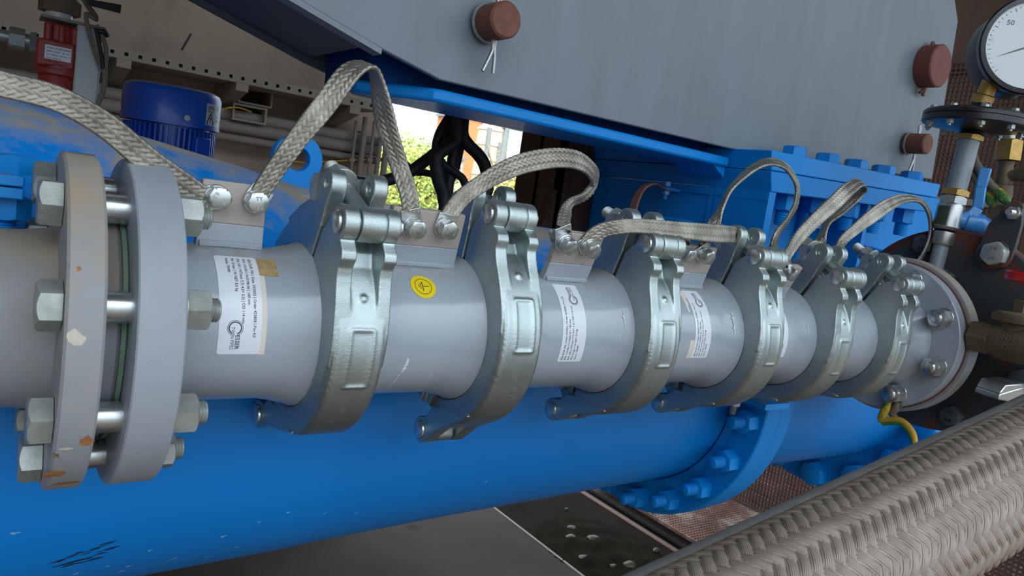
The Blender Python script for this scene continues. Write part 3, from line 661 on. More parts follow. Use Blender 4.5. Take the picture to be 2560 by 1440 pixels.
# little bolted lug with the copper strap
lx = xl+3
lug = thing('earthing_lug', 'small light blue earthing lug bolted to the left wall of the blue pump box', 'lug', on(1680, 480, 0, lx))
q = on(1695, 478, 0, lx); b = MB(); b.box((lx-48, q[1]-9, q[2]-2), (lx, q[1]+9, q[2]+3)); part('plate', b, m_handle, lug, smooth=False)
w = V(lx-30, q[1], q[2]); b = MB(); b.hexhead(13, 8, frame(w+V(0, 0, 5), (0, 0, 1), (1, 0, 0))); part('bolt_head', b, m_handle, lug)
b = MB(); b.hexhead(13, 8, frame(w+V(0, 0, -2), (0, 0, -1), (1, 0, 0))); b.stud(4, 0, 16, frame(w+V(0, 0, -2), (0, 0, -1), (1, 0, 0))); part('nut', b, m_handle, lug)
LUGP = w

# ------------------------------------------------------------------ grey pipe line
def text_mesh(s, size, bold=False, outline=False, align='LEFT'):
    cu = bpy.data.curves.new('t', 'FONT'); cu.body = s; cu.size = size; cu.align_x = align; cu.resolution_u = 2
    if bold: cu.offset = size*.018
    o = bpy.data.objects.new('t', cu); SC.collection.objects.link(o)
    me = bpy.data.meshes.new_from_object(o); SC.collection.objects.unlink(o); bpy.data.objects.remove(o)
    v = np.array([p.co for p in me.vertices]) if len(me.vertices) else np.zeros((0, 3)); f = [tuple(p.vertices) for p in me.polygons]
    bpy.data.meshes.remove(me); return v, f
def wrap(v, R, s0, a0, du, dv):
    """v[:,0] = reading direction, v[:,1] = up of the letters; du = +-1 sense of angle, dv = +-1 sense of x"""
    a = np.radians(a0)+du*v[:, 0]/R; x = s0+dv*v[:, 1]
    rr = R+v[:, 2]; return np.stack([x, rr*np.cos(a), rr*np.sin(a)], 1)
def wrap_sheet(poly, R, s0, a0, du, dv, th=.25):
    """sheet from a list of rectangles (u0,u1,v0,v1)"""
    b = MB()
    for u0, u1, v0, v1 in poly:
        nu = max(4, int((u1-u0)/1.5)); us = np.linspace(u0, u1, nu+1); v = []; f = []
        for h in (0.02, th):
            for u in us:
                for vv in (v0, v1): v.append((u, vv, h))
        m = 2*(nu+1)
        for i in range(nu):
            f += [(2*i, 2*i+2, 2*i+3, 2*i+1), (m+2*i, m+2*i+1, m+2*i+3, m+2*i+2), (2*i, m+2*i, m+2*i+2, 2*i+2), (2*i+1, 2*i+3, m+2*i+3, m+2*i+1)]
        f += [(0, 1, m+1, m), (2*nu, m+2*nu, m+2*nu+1, 2*nu+1)]
        b.add(wrap(np.array(v, float), R, s0, a0, du, dv), f)
    return b
def rounded_rects(w, h, r=2.):
    """u in 0..w, v in 0..h, as strips so the corners look rounded"""
    out = [(r, w-r, 0, h)]
    for k in range(4):
        a0_, a1_ = k/4, (k+1)/4; ins = r-r*math.sin(math.acos(1-(a0_+a1_)/2))
        out += [(r*a0_, r*a1_, ins, h-ins), (w-r*a1_, w-r*a0_, ins, h-ins)]
    return out

def pipe_profile(x0, x1, c0=True, c1=True, R=57.):
    p = [(R-6, x0)]
    if c0: p += [(64, x0), (64, x0+22), (62, x0+26), (R+1, x0+42), (R, x0+50)]
    else: p += [(R, x0)]
    if c1: p += [(R, x1-50), (R+1, x1-42), (62, x1-26), (64, x1-22), (64, x1), (R-6, x1)]
    else: p += [(R, x1), (R-6, x1)]
    return p
M8 = 'zinc hex bolt'
def tab_and_bolts(parent, s0, s1, delta, r1, boltpos, painted=.36, slope=0):
    """tab plate welded on the crown, leaning delta degrees towards the viewer"""
    dl = math.radians(delta); up = V(0, -math.sin(dl), math.cos(dl)); nrm = V(0, -math.cos(dl), -math.sin(dl))
    M = np.eye(4); M[:3, 0] = (1, 0, 0); M[:3, 1] = up; M[:3, 2] = nrm
    rp = 57+(r1-57)*painted
    b = MB(); b.prism([(s0, 54), (s1, 54), (s1-.4, rp), (s0+.4, rp)], -4, 4, M); tb = part('mounting_tab', b, m_pipe, parent, bevel=.8)
    b = MB(); b.prism([(s0+.4, rp), (s1-.4, rp), (s1-1, r1-1), (s1-2, r1), (s0+1.5, r1), (s0+.8, r1-1)], -3.8, 3.8, M); part('bare_upper_edge', b, m_bare, tb, bevel=.6, label='bare unpainted upper half of the tab')
    b = MB()
    for q in (-1, 1): b.tube([(s0+2, *(up*58.5+nrm*4.5*q)[1:]), ((s0+s1)/2, *(up*58.8+nrm*4.7*q)[1:]), (s1-2, *(up*58.5+nrm*4.5*q)[1:])], 2.6, 8, 6)
    part('weld_bead', b, m_pipe, tb)
    return M, nrm, up
def cap_bolt(parent, pos, nrm, af=14, rot=0., txt=True, name='lug_bolt', h=8):
    hint = V(math.cos(rot), .1, math.sin(rot)); Mf = frame(pos, nrm, hint)
    b = MB(); b.ring(3, 8.8, 0, 1.6, Mf, 32, .3); b.ring(3, 7.6, 1.6, 3.4, Mf, 32, .3); w = part('washer', b, m_zincbolt, parent)
    b = MB(); b.hexhead(af, h, frame(pos+nrm*3.4, nrm, hint)); bo = part(name, b, m_zincbolt, parent)
    if txt:
        v, f = text_mesh('8.8', 4.2, True, align='CENTER'); v = v.copy(); v[:, 1] -= 5.2; v[:, 2] = .35
        v2, f2 = text_mesh('TY', 4.2, True, align='CENTER'); v2 = v2.copy(); v2[:, 1] += 1.6; v2[:, 2] = .35
        b = MB(); Mt = frame(pos+nrm*(3.4+h), nrm, hint); b.add(v, f, Mt); b.add(v2, f2, Mt); part('head_marking', b, m_oldbolt, bo, smooth=False, fix=False)
    b = MB(); b.stud(4, -22, 0, frame(pos, nrm, hint), 1.2); b.hexhead(13, 7, frame(pos-nrm*8, -nrm, hint)); part('shank_and_nut', b, m_oldbolt, parent)
JN = [221., 364., 535., 703., 843., 983.]       # clamp centres
spools = []
def spool(label, x0, x1, c0=True, c1=True):
    t = thing('pipe_spool', label, 'pipe', ((x0+x1)/2, 0, -57)); b = MB(); b.lathe(pipe_profile(x0, x1, c0, c1), AX(0, 0, 0), 128, cap=False)
    part('pipe', b, m_pipe, t, ang=30); spools.append(t); return t
def label_on(t, s_first, w_s, a_start, a_end, du, lines, size, old=False, notch=None, stainbox=None, R=57.05, logo_first=False):
    """sheet: reading direction spans a_start -> a_end (deg); lines stack away from the first line"""
    Lu = abs(math.radians(a_end-a_start))*R; dv = 1 if du > 0 else -1     # letters' up
    # v axis: letters' up = dv * x; the sheet spans v from -w_s .. 0 with v=0 at s_first
    rects = [(u0, u1, v0-w_s, v1-w_s) for u0, u1, v0, v1 in rounded_rects(Lu, w_s, 2.)]
    if notch:
        u0n, u1n, dn = notch
        rects = [(0, u0n, -w_s, 0), (u0n, u1n, -w_s, -dn), (u1n, Lu, -w_s, 0)]
    lb = part('sticker', wrap_sheet(rects, R, s_first, a_start, du, dv), m_labelold if old else m_label, t, smooth=False, label='white printed sticker wrapped on the pipe' if not old else 'yellowed printed sticker wrapped on the pipe')
    b = MB()
    for i, (txt, u) in enumerate(lines):
        v, f = text_mesh(txt, size, True)
        if not len(v): continue
        v = v.copy(); v[:, 0] = v[:, 0]+u; v[:, 1] += -(i+1)*size*1.42-w_s*.06; v[:, 2] = .32
        b.add(wrap(v, R, s_first, a_start, du, dv), f)
    part('print', b, m_ink, lb, smooth=False, fix=False)
    # maker's mark: two words and a double arc
    b = MB(); sz = size*1.45; u = Lu*.79 if not logo_first else Lu*.80
    ulog = Lu*.80 if du > 0 else Lu*.80
    v, f = text_mesh('ESSER', sz, True); v = v.copy(); wE = v[:, 0].max(); v[:, 0] += Lu-3.5-wE; v[:, 1] += -w_s*.60; v[:, 2] = .32; b.add(wrap(v, R, s_first, a_start, du, dv), f)
    v, f = text_mesh('TWIN PIPES', sz*.93); v = v.copy(); wT = v[:, 0].max(); kx = (wE+5.5)/wT; v[:, 0] = v[:, 0]*kx+Lu-3.5-wE-5.5; v[:, 1] += -w_s*.60-sz*.85; v[:, 2] = .32; b.add(wrap(v, R, s_first, a_start, du, dv), f)
    cx, cy = Lu-3.5-wE-4.6, -w_s*.60-sz*.15
    for r0, r1 in ((3.7, 4.5), (5.0, 5.35)):
        n = 28; vv = []; ff = []
        for k in range(n+1):
            a = math.radians(20+310*k/n); vv += [(cx+r0*math.cos(a), cy+r0*math.sin(a), .34), (cx+r1*math.cos(a), cy+r1*math.sin(a), .34)]
        ff = [(2*k, 2*k+1, 2*k+3, 2*k+2) for k in range(n)]; b.add(wrap(np.array(vv), R, s_first, a_start, du, dv), ff)
    part('maker_mark', b, m_purple, lb, smooth=False, fix=False)
    return lb
# --- old flanged pipe at the left
t = thing('old_flanged_pipe', 'old dusty grey pipe with thick rusty flange at the left edge', 'pipe', (-60, 0, -57))
b = MB(); b.lathe([(56, -180), (56, -30), (57, 20), (60, 38)], AX(0, 0, 0), 96); part('pipe', b, m_pipe_old, t)
b = MB(); b.ring(50, 110, 38, 58, AX(0, 0, 0), 128, 1.6); part('flange', b, m_flange_old, t)
b = MB(); b.lathe([(60, 58), (78, 58.5), (78, 68), (76, 70), (50, 70)], AX(0, 0, 0), 96); part('collar', b, m_pipe_old, t)
b = MB(); b.ring(50, 79.5, 70, 73, AX(0, 0, 0), 96, .4); part('gasket', b, m_green, t, label='thin green gasket between the two flanges')
for k in range(8):
    a = math.radians(118+45*k); c = V(0, 90*math.cos(a), 90*math.sin(a)); ht = (0, math.sin(k*1.7), math.cos(k*1.7))
    b = MB(); b.hexhead(25.5, 12.5, frame(c+V(37.5, 0, 0), (-1, 0, 0), ht)); bo = part('bolt_head', b, m_oldbolt, t)
    b = MB(); b.lathe([(9.3, 58), (9.3, 86), (10.2, 87), (10.2, 89), (9.3, 90), (9.3, 100)], frame((0, c[1], c[2]), (1, 0, 0)), 32, cap=False); part('sleeve', b, m_zincbolt, bo)
def blob(par, px, py, R, w, h, m, lab, nm='rust_patch', yc=0, zc=0):
    p = cyl(px, py, R); a0 = math.degrees(math.atan2(p[2], p[1])); n = 26; ph = rng.random(4)*6
    v = [(0, 0, .12)]+[((h*(1+.2*math.sin(2*t+ph[0])+.12*math.sin(3*t+ph[1])+.06*math.sin(7*t+ph[2])))*math.cos(t), (w*(1+.2*math.sin(2*t+ph[3])+.08*math.sin(5*t)))*math.sin(t), .12) for t in [2*PI*k/n for k in range(n)]]
    b = MB(); b.add(wrap(np.array(v), R, p[0], a0, 1, 1), [(0, 1+k, 1+(k+1) % n) for k in range(n)]); part(nm, b, m, par, smooth=False, fix=False, label=lab)
m_rustspot = mat('rust_spot', (104, 56, 38), .8, var=.3, vscale=300, bump=.4); m_rustlight = mat('light_rust', (158, 104, 62), .8, var=.3, vscale=200); m_chip = mat('paint_chip', (196, 186, 168), .6, var=.1, vscale=200)
for a_ in [(84, 930, 56, 3.6, 6, m_rustspot, 'dark rust patch'), (82, 955, 56, 2.6, 3, m_rustspot, 'dark rust patch'), (217, 1103, 110, 3.2, 3.6, m_rustlight, 'orange rust chip'), (135, 1185, 110, 5, 5, m_rustlight, 'rusty lower edge of the flange'), (165, 1208, 110, 7, 3, m_rustlight, 'rusty lower edge of the flange'), (190, 845, 110, 4, 4.2, m_chip, 'pale paint chip'), (197, 672, 110, 1.2, 1.6, m_rustlight, 'tiny rust spot'), (165, 1122, 110, 3, 1.2, m_chip, 'pale scrape')]:
    if not (a_[2] == 110 and cyl(a_[0], a_[1], 110)[0] < 39): blob(t, *a_)
# --- first new spool with its flange
t = spool('grey pipe section right of the flanges with a white sticker and a sandy glue patch', 98, JN[0], False, True)
b = MB(); b.ring(50, 110, 73.5, 100, AX(0, 0, 0), 160, 1.0); fl = part('flange', b, m_flange_new, t)
for k in range(8):
    a = math.radians(118+45*k); c = V(100, 90*math.cos(a), 90*math.sin(a)); ht = (0, math.sin(k*2.3+1), math.cos(k*2.3+1))
    b = MB(); b.ring(8, 14, 0, 2, frame(c, (1, 0, 0)), 32, .4); b.hexhead(24, 14, frame(c+V(2, 0, 0), (1, 0, 0), ht)); nu = part('nut', b, m_oldbolt, t)
    b = MB(); b.stud(7.8, 0, 22.5, frame(c, (1, 0, 0)), 1.8); part('stud', b, m_oldbolt, nu, ang=50)
TABS = []
TABS.append(tab_and_bolts(t, 123, 170, 1, 104, [134.8, 162]))
lines1 = [('ESS-DUR 700 | Date 10/2025 | Order 423858 | Pos 4,0', 2.5), ('P/N 1-0100-114-0198-06 | 160 mm', 2.5), ('DN 100 | WTmm 7,7( 4,5+ 3,2) | OD 114 mm', 2.5), ('PN 10 bar | W NET 8,5 kg', 2.5), ('Herst. 70949', 2.5)]
b = wrap_sheet([(0, 76, 0, 4)], 57.03, 159, 114, 1, 1, .15); part('old_sticker_edge', b, m_labelold, t, smooth=False)
b = wrap_sheet([(0, 17.5, 0, 13.5)], 57.03, 160, 114.5, 1, 1, .5); part('glue_patch', b, m_glue, t, label='sandy brown rest of glue beside the sticker', smooth=False)
label_on(t, 159.5, 28.5, 113.5, 190, 1, lines1, 2.75)
# --- second spool, yellow earth sticker
t = spool('grey pipe section with a round yellow earth sticker, between first and second clamp', JN[0], JN[1])
TABS.append(tab_and_bolts(t, 262, 331, 12, 105, []))
yc_, ya = 290.5, 133.4
b = MB(); n = 48; v = [(0, 0, .3)]+[(11.2*math.cos(2*PI*k/n), 11.2*math.sin(2*PI*k/n), .3) for k in range(n)]
b.add(wrap(np.array(v), 57.05, yc_, ya, 1, 1), [(0, 1+k, 1+(k+1) % n) for k in range(n)]); ys = part('earth_sticker', b, m_yellow, t, smooth=False, fix=False, label='round yellow sticker with the earth symbol')
b = MB()
def strip2(p, q, w):
    p, q = V(*p), V(*q); d = unit(q-p); nn = V(-d[1], d[0])*w/2; N = 6; vv = []; 
    for i in range(N+1): c_ = p+(q-p)*i/N; vv += [(*(c_-nn), .42), (*(c_+nn), .42)]
    b.add(wrap(np.array(vv), 57.05, yc_, ya, 1, 1), [(2*i, 2*i+1, 2*i+3, 2*i+2) for i in range(N)])
vv = []
for k in range(49):
    a = 2*PI*k/48; vv += [(7.2*math.cos(a), 7.2*math.sin(a), .42), (7.6*math.cos(a), 7.6*math.sin(a), .42)]
b.add(wrap(np.array(vv), 57.05, yc_, ya, 1, 1), [(2*k, 2*k+1, 2*k+3, 2*k+2) for k in range(48)])
# u runs down around the pipe, v along the pipe; earth symbol lies on its side, bars to the left
strip2((0, 5.2), (0, -.6), .6); strip2((-4.6, -.6), (4.6, -.6), .6); strip2((-3.0, -2.3), (3.0, -2.3), .5); strip2((-1.6, -4.0), (1.6, -4.0), .5)
part('earth_symbol', b, m_ink, ys, smooth=False, fix=False)
# scratches in the paint
def scratch(t, pts, w=.5, R=57.1, m=m_white, nm='paint_scratch', lab='pale scratch in the grey paint'):
    b = MB(); P_ = spline(np.array(pts, float), 9); vv = []
    for i, p in enumerate(P_):
        ww = w*(.12+1.1*rng.random()**1.5)*math.sin(PI*(i+.6)/(len(P_)+.2))**.5; p = p+np.array([(rng.random()-.5)*w*.7, 0]); a = math.radians(p[1]); vv += [(p[0]-ww, R*math.cos(a), R*math.sin(a)), (p[0]+ww, R*math.cos(a), R*math.sin(a))]
    b.add(vv, [(2*i, 2*i+1, 2*i+3, 2*i+2) for i in range(len(P_)-1)]); part(nm, b, m, t, smooth=False, fix=False, label=lab)
def sc(px, py): p = cyl(px, py, 57.1); return (p[0], math.degrees(math.atan2(p[2], p[1])) % 360)
scratch(t, [sc(1020, 893), sc(1013, 915), sc(1000, 935), sc(985, 955), sc(962, 975)], .7)
scratch(t, [sc(1022, 897), sc(1012, 920), sc(1006, 930)], 1.6)
scratch(t, [sc(1080, 930), sc(1062, 955), sc(1030, 968)], .3)
# --- third to sixth spools
def chips(t, pts, w, R=62.5, nm='paint_scratch'):
    P_ = []
    for px, py in pts:
        p = cyl(px, py, R)
        for _ in range(3): jn = min(j for j in JN if j > p[0]); R = float(np.interp(jn-p[0], [22, 26, 42, 50], [64, 62, 58, 57])); p = cyl(px, py, R)
        P_.append((p[0], math.degrees(math.atan2(p[2], p[1])) % 360))
    scratch(t, P_, w, R+.15, m_white, nm, 'glossy white paint run on the collar')
L3 = [('ESS-DUR 700 | Date 10/2025 | Order 423858 | Pos 2,0', 2), ('P/N 1-0100-112-0022-26 | 180 mm', 2), ('DN 100 | WTmm 7,7( 4,5+ 3,2) | OD 116 mm', 2), ('PN 10 bar | W NET 5,6 kg', 2), ('Herst. 70949', 2)]
t = spool('grey pipe section with a clean white sticker, between second and third clamp', JN[1], JN[2])
TABS.append(tab_and_bolts(t, 424, 477, 20, 106, []))
label_on(t, 429.5, 28, 199, 121, -1, L3, 2.7)
chips(t, [(1556, 776), (1560, 800), (1564, 822)], 1.6); chips(t, [(1551, 830), (1549, 845), (1548, 855)], .5)
t = spool('grey pipe section with a torn sticker, between third and fourth clamp', JN[2], JN[3])
part('torn_sticker_rest', wrap_sheet([(0, 19, -11, 0), (19, 21, -10, 0), (52, 60, -3, 0), (60, 68, -5, 0), (68, 78, -7.5, 0)], 57.03, 602.5+8.5, 196.5, -1, -1, .15) if False else wrap_sheet([(0, 19, 0, 9), (19, 20, 2, 9), (50, 58, 6, 9), (58, 68, 4, 9), (68, 78, 1, 9)], 57.03, 611.5, 196.5, -1, -1, .15), m_labelold, t, smooth=False, label='beige torn rest of the sticker layer')
TABS.append(tab_and_bolts(t, 592, 650, 16, 106, []))
label_on(t, 609.5, 25, 196, 117, -1, L3, 2.6)
chips(t, [(1828, 782), (1834, 806), (1838, 838)], 2.6)
t = spool('grey pipe section with a half hidden sticker, between fourth and fifth clamp', JN[3], JN[4])
TABS.append(tab_and_bolts(t, 745, 792, 25, 102, []))
label_on(t, 745, 28, 196, 117, -1, L3, 2.7)
chips(t, [(2013, 782), (2019, 808), (2021, 836)], 2.0)
t = spool('grey pipe section with a narrow yellowed sticker, between fifth and sixth clamp', JN[4], JN[5])
TABS.append(tab_and_bolts(t, 885, 932, 25, 102, []))
label_on(t, 884, 27, 188, 126, -1, L3, 2.5, old=True)
chips(t, [(2166, 790), (2172, 808), (2175, 832)], 2.0)
# --- end spool with big flange
EY, EZ = 0., 4.
t = spool('grey end pipe with a big round bolted flange at the right end of the line', JN[5], 1085, True, False)
b = MB(); b.lathe([(57, 1060), (60, 1072), (68, 1082), (72, 1092)], AX(0, 0, 0), 96, cap=False); part('neck', b, m_pipe, t)
b = MB(); b.ring(50, 109, 1091, 1111, AX(0, EY, EZ), 160, 1.2); part('flange', b, m_pipe, t)
flange_bolts(t, 1091, EY, EZ, 90, 8, 108, 24, 8, 3, m_zincbolt, washer=True)
t = thing('counter_flange', 'rust-edged grey counter flange directly behind the end flange', 'flange', (1122, 0, -106))
b = MB(); b.ring(50, 116, 1113, 1136, AX(0, EY, EZ), 160, 1.2); part('disc', b, m_flange_old, t)
b = MB(); b.ring(50, 110.5, 1111, 1113, AX(0, EY, EZ), 128, .3); part('gasket', b, m_pinred, t)

# ------------------------------------------------------------------ cast two-piece couplings
YZ = np.array([[0, 0, 1, 0], [1, 0, 0, 0], [0, 1, 0, 0], [0, 0, 0, 1.]])
def sector(a0, a1, r0, r1, n=40): return arcpts(0, 0, r1, a0, a1, n)+arcpts(0, 0, r0, a1, a0, n)
def remeshed(mb, name, voxel=1.05, it=3):
    me = mb.mesh(name, (0, 0, 0), False); o = bpy.data.objects.new('tmp', me); SC.collection.objects.link(o)
    m = o.modifiers.new('r', 'REMESH'); m.mode = 'VOXEL'; m.voxel_size = voxel/1e3; m.use_smooth_shade = True
    s = o.modifiers.new('s', 'SMOOTH'); s.iterations = it; s.factor = .5
    dg = bpy.context.evaluated_depsgraph_get(); out = bpy.data.meshes.new_from_object(o.evaluated_get(dg)); out.name = name
    SC.collection.objects.unlink(o); bpy.data.objects.remove(o); bpy.data.meshes.remove(me)
    out.polygons.foreach_set('use_smooth', [True]*len(out.polygons)); return out
def cang(px, py, R=87., dl=27):
    p = cyl(px, py, R); return math.degrees(math.atan2(p[2], p[1])) % 360 - dl
A_T, A_B, A_D, A_M = cang(893, 826), cang(880, 968), cang(897, 746), cang(835, 1045)
front = MB()
for r_, w_ in ((80.5, 21.6), (83.5, 20.6), (85.5, 19), (86.8, 16.6)): front.prism(sector(92, 258, 64.5, r_, 60), -w_, w_, YZ)
cheek = [(-1.8, 64), (-1.8, 92), (-7, 101)]+arcpts(-23, 111, 13, -20, 215, 22)+[(-35, 103), (-42.5, 99.5), (-45.5, 95), (-44.5, 88), (-47, 82), (-51, 76), (-57, 68.5), (-63.5, 59.5), (-70, 49), (-75.5, 37.5), (-79, 26), (-60, 20), (-45, 46), (-22, 60)]
for x0, x1 in ((-21.6, -9.5), (11, 21.8)): front.prism(cheek, x0, x1, YZ)
front.prism([(-1.8, 64), (-1.8, 92), (-14, 93), (-26, 88), (-33, 80), (-40, 73.5), (-50, 71), (-45, 42), (-22, 60)], -12, 13, YZ)
lobe = arcpts(6, -106, 12.5, -150, 60, 16)+[(2, -90), (-6, -76), (-30, -66), (-62, -58), (-42, -76), (-22, -92)]
for x0, x1 in ((-22, -9), (10, 23)): front.prism(lobe, x0, x1, YZ)
front.prism([(-6, -70), (-6, -86), (-30, -86), (-60, -62), (-40, -55)], -12, 13, YZ)
# raised frame, dimple and casting marks on the band
def bandpt(a, x, R=86.4): a = math.radians(a); return (x, R*math.cos(a), R*math.sin(a))
fx0, fx1 = -8.5, 9.5
rim = [bandpt(A_T+(A_B-A_T)*k/12, fx0) for k in range(13)]; rim2 = [bandpt(A_T+(A_B-A_T)*k/12, fx1) for k in range(13)]
for q in (rim, rim2, [bandpt(A_B, fx0+(fx1-fx0)*k/4) for k in range(5)], [bandpt(A_T, fx0+(fx1-fx0)*k/4) for k in range(5)]): front.tube(q, 1.7, 8, 1)
p = bandpt(A_D, 1, 86.8); front.lathe([(0, -3), (3.2, -2), (3.4, 0), (2, 1.6), (0, 2)], frame(p, (0, p[1], p[2])), 16)
for k in range(7):
    a = A_M-6+k*3.2; x = -3+k*1.6
    front.tube([bandpt(a, x-1.5), bandpt(a+1.2, x+2.0)], 1.0, 6, 1)
    if k % 2: front.tube([bandpt(a+.4, x+1.8), bandpt(a-1.2, x+2.6)], 1.0, 6, 1)
rear = MB()
for r_, w_ in ((80.5, 21.6), (83.5, 20.6), (85.5, 19), (86.8, 16.6)): rear.prism(sector(88, -78, 64.5, r_, 60), -w_, w_, YZ)
EC = (15, 119); earlow = [(1.8, 64), (1.8, 90), (3.6, 104), (3.6, 117)]+[(EC[0]+6.2*math.cos(math.radians(a)), EC[1]+6.2*math.sin(math.radians(a))) for a in range(195, 346, 15)]+[(26.4, 117), (27, 108), (28.5, 100), (37, 92), (50, 78), (64, 58), (45, 40), (20, 60)]
for x0, x1 in ((-22, -9.5), (11, 23)):
    rear.prism(earlow, x0, x1, YZ); rear.ring(4.2, 11.6, x0, x1, np.array([[0, 0, 1, 0], [1, 0, 0, EC[0]], [0, 1, 0, EC[1]], [0, 0, 0, 1.]]), 32, .8)
    rear.lathe([(4.6, x0+5), (4.6, x1-5)], np.array([[0, 0, 1, 0], [1, 0, 0, EC[0]], [0, 1, 0, EC[1]], [0, 0, 0, 1.]]), 24)
rear.prism([(1.8, 64), (1.8, 88), (12, 92), (28, 90), (50, 74), (45, 40), (20, 60)], -12, 13, YZ)
rear.prism(arcpts(6, -106, 12, 120, -210+60, 16)[::-1][:0] or (arcpts(6, -106, 12, -170, 60, 16)+[(40, -80), (30, -62), (6, -66)]), -7.5, 8.5, YZ)
rear.prism([(6, -66), (10, -84), (34, -82), (56, -64), (40, -50)], -16, 17, YZ)
me_front = remeshed(front, 'front_half', 1.0, 6); me_rear = remeshed(rear, 'rear_half', 1.0, 5)
me_front.materials.append(m_zinc); me_rear.materials.append(m_zinc)
def clamp_proto():
    t = thing('pipe_clamp', '', 'pipe clamp', (0, 0, 0)); t.location = (0, 0, H/1e3)
    part('front_half', None, None, t, me=me_front); part('rear_half', None, None, t, me=me_rear)
    X = lambda y, z: frame((0, y, z), (1, 0, 0), (0, 0, 1))
    b = MB(); b.lathe([(0, -25.4), (6, -25), (8.2, -24), (8.6, -22.4), (7.5, -21.5), (7.5, 23), (8, 23), (8, 25), (0, 25.6)], X(-23, 111), 32); part('upper_pin', b, m_zincbolt, t)
    b = MB(); b.lathe([(0, -25.4), (6, -25), (8, -24), (8.4, -22.4), (7, -21.5), (7, 23), (8, 23), (8, 25), (0, 25.4)], X(6, -106), 32); part('lower_pin', b, m_zincbolt, t)
    e = MB(); e.lathe([(12.2, -8.4), (12.9, -6.5), (12.9, 9.5), (12.2, 11)], X(-23, 111), 40); dr = unit(V(0, 1, -.06))
    e.lathe([(7.6, 8), (7.2, 20), (7, 50)], frame((1, -23, 111), dr), 28)
    me_ = remeshed(e, 'eye_bolt', .9, 2); me_.materials.append(m_zinc); eb = part('eye_bolt', None, None, t, me=me_)
    b = MB(); b.stud(6.6, 46, 92, frame((1, -23, 111), dr), 1.6); part('thread', b, m_oldbolt, eb, ang=50)
    b = MB(); Dm = frame((0, 0, 0), (1, 0, 0))
    pc = V(1, -23, 111)+dr*51
    b.prism(arcpts(pc[1], pc[2], 10.5, 80, -100, 14), -24, 25, YZ); part('half_round_bar', b, m_zincbolt, t)
    b = MB(); b.ring(7, 13, 0, 2.2, frame(pc+dr*10.8, dr), 32, .4); b.hexhead(20, 12, frame(pc+dr*13, dr, (.2, 0, 1))); part('nut', b, m_oldbolt, t)
    b = MB(); b.ring(63.9, 66.3, -20.6, -18.0, AX(0, 0, 0), 96, .2); part('seal_ring', b, m_rubbergap, t)
    return t
proto = clamp_proto()
clab = ['largest nearest cast clamp, first right of the flanges', 'second cast clamp, right of the yellow earth sticker', 'third cast clamp, between the clean white sticker and the torn sticker',
        'fourth cast clamp, dark-stained beside the torn sticker', 'fifth cast clamp, between the half hidden sticker and the yellowed sticker', 'sixth and farthest cast clamp, touching the big end flange']
ce = []
for k, (s, dl) in enumerate(zip(JN, (27, 9, 19, 19, 29, 30))):
    c = proto if k == 0 else copy_tree(proto)
    c.location = (s/1e3, 0, H/1e3); c.rotation_euler = (math.radians(dl), 0, 0); c['label'] = clab[k]; c['category'] = 'pipe clamp'; c['group'] = 'zinc-plated cast clamps along the pipe line'

# ------------------------------------------------------------------ braided straps
def ribbon(st, tabs=(None, None), ends=(None, None), th=2.4, pu=3.9, pv=5.4, nw=30, step=.5):
    """st: stations (pxA,pyA,yA, pxB,pyB,yB): both edges of the strap"""
    A3 = [on(s[0], s[1], 1, s[2]) for s in st]; B3 = [on(s[3], s[4], 1, s[5]) for s in st]
    for tb, e, idx in ((tabs[0], ends[0], 0), (tabs[1], ends[1], -1)):
        if tb is None: continue
        nrm = tb[1]; dpl = np.dot(nrm, e)+1.9; j = 1 if idx == 0 else -2
        for L_, c0_, c1_ in ((A3, 0, 1), (B3, 3, 4)):
            old = L_[idx].copy(); r = ray(st[idx][c0_], st[idx][c1_]); L_[idx] = CAM+r*((dpl-np.dot(nrm, CAM))/np.dot(nrm, r))
            sh = (L_[idx]-old)[1]*.55; L_[j] = on(st[j][c0_], st[j][c1_], 1, L_[j][1]+sh)
    A = spline(np.array(A3), 16); B = spline(np.array(B3), 16)
    C = (A+B)/2; L = np.concatenate([[0], np.cumsum(np.linalg.norm(np.diff(C, axis=0), axis=1))]); n = int(L[-1]/step)
    l = np.linspace(0, L[-1], n)
    C = np.stack([np.interp(l, L, C[:, i]) for i in range(3)], 1); D = np.stack([np.interp(l, L, (B-A)[:, i]) for i in range(3)], 1)
    for _ in range(12): C[1:-1] = (C[:-2]+C[1:-1]*2+C[2:])/4; D[1:-1] = (D[:-2]+D[1:-1]*2+D[2:])/4
    T = np.gradient(C, axis=0); T /= np.linalg.norm(T, axis=1)[:, None]
    D = D-(D*T).sum(1)[:, None]*T
    wd = np.linalg.norm(D, axis=1); D /= wd[:, None]; wd = np.clip(wd, 14, 20)
    k = np.ones(41)/41; wd = np.convolve(np.pad(wd, 20, 'edge'), k, 'valid')
    N = np.cross(T, D)
    # closed flat cross-section parameter
    m = nw*2; q = np.arange(m)
    u = np.where(q < nw, q/nw, (2*nw-q)/nw)      # 0..1..0 across
    side = np.where(q < nw, 1., -1.)
    hgt = th/2*np.clip(np.minimum(u, 1-u)*14, 0, 1)**.5
    W0 = 18.; Uc = q/m*2*W0                    # unrolled coordinate
    vs = []; uvs = []
    aa = Uc[None, :]/pu+l[:, None]/pv; bb = Uc[None, :]/pu-l[:, None]/pv
    hw = weave_h(aa, bb+1000)*.8
    P_ = C[:, None, :]+D[:, None, :]*((u-.5)[None, :, None]*wd[:, None, None])+N[:, None, :]*((hgt*side)[None, :, None]+(hw*side[None, :])[:, :, None])
    v = P_.reshape(-1, 3); f = []
    for i in range(n-1):
        r = i*m
        for j in range(m):
            j2 = (j+1) % m; f.append((r+j, r+j2, r+m+j2, r+m+j))
    return v, f, np.stack([aa, bb+1000], 2).reshape(-1, 2), C, T, D, N
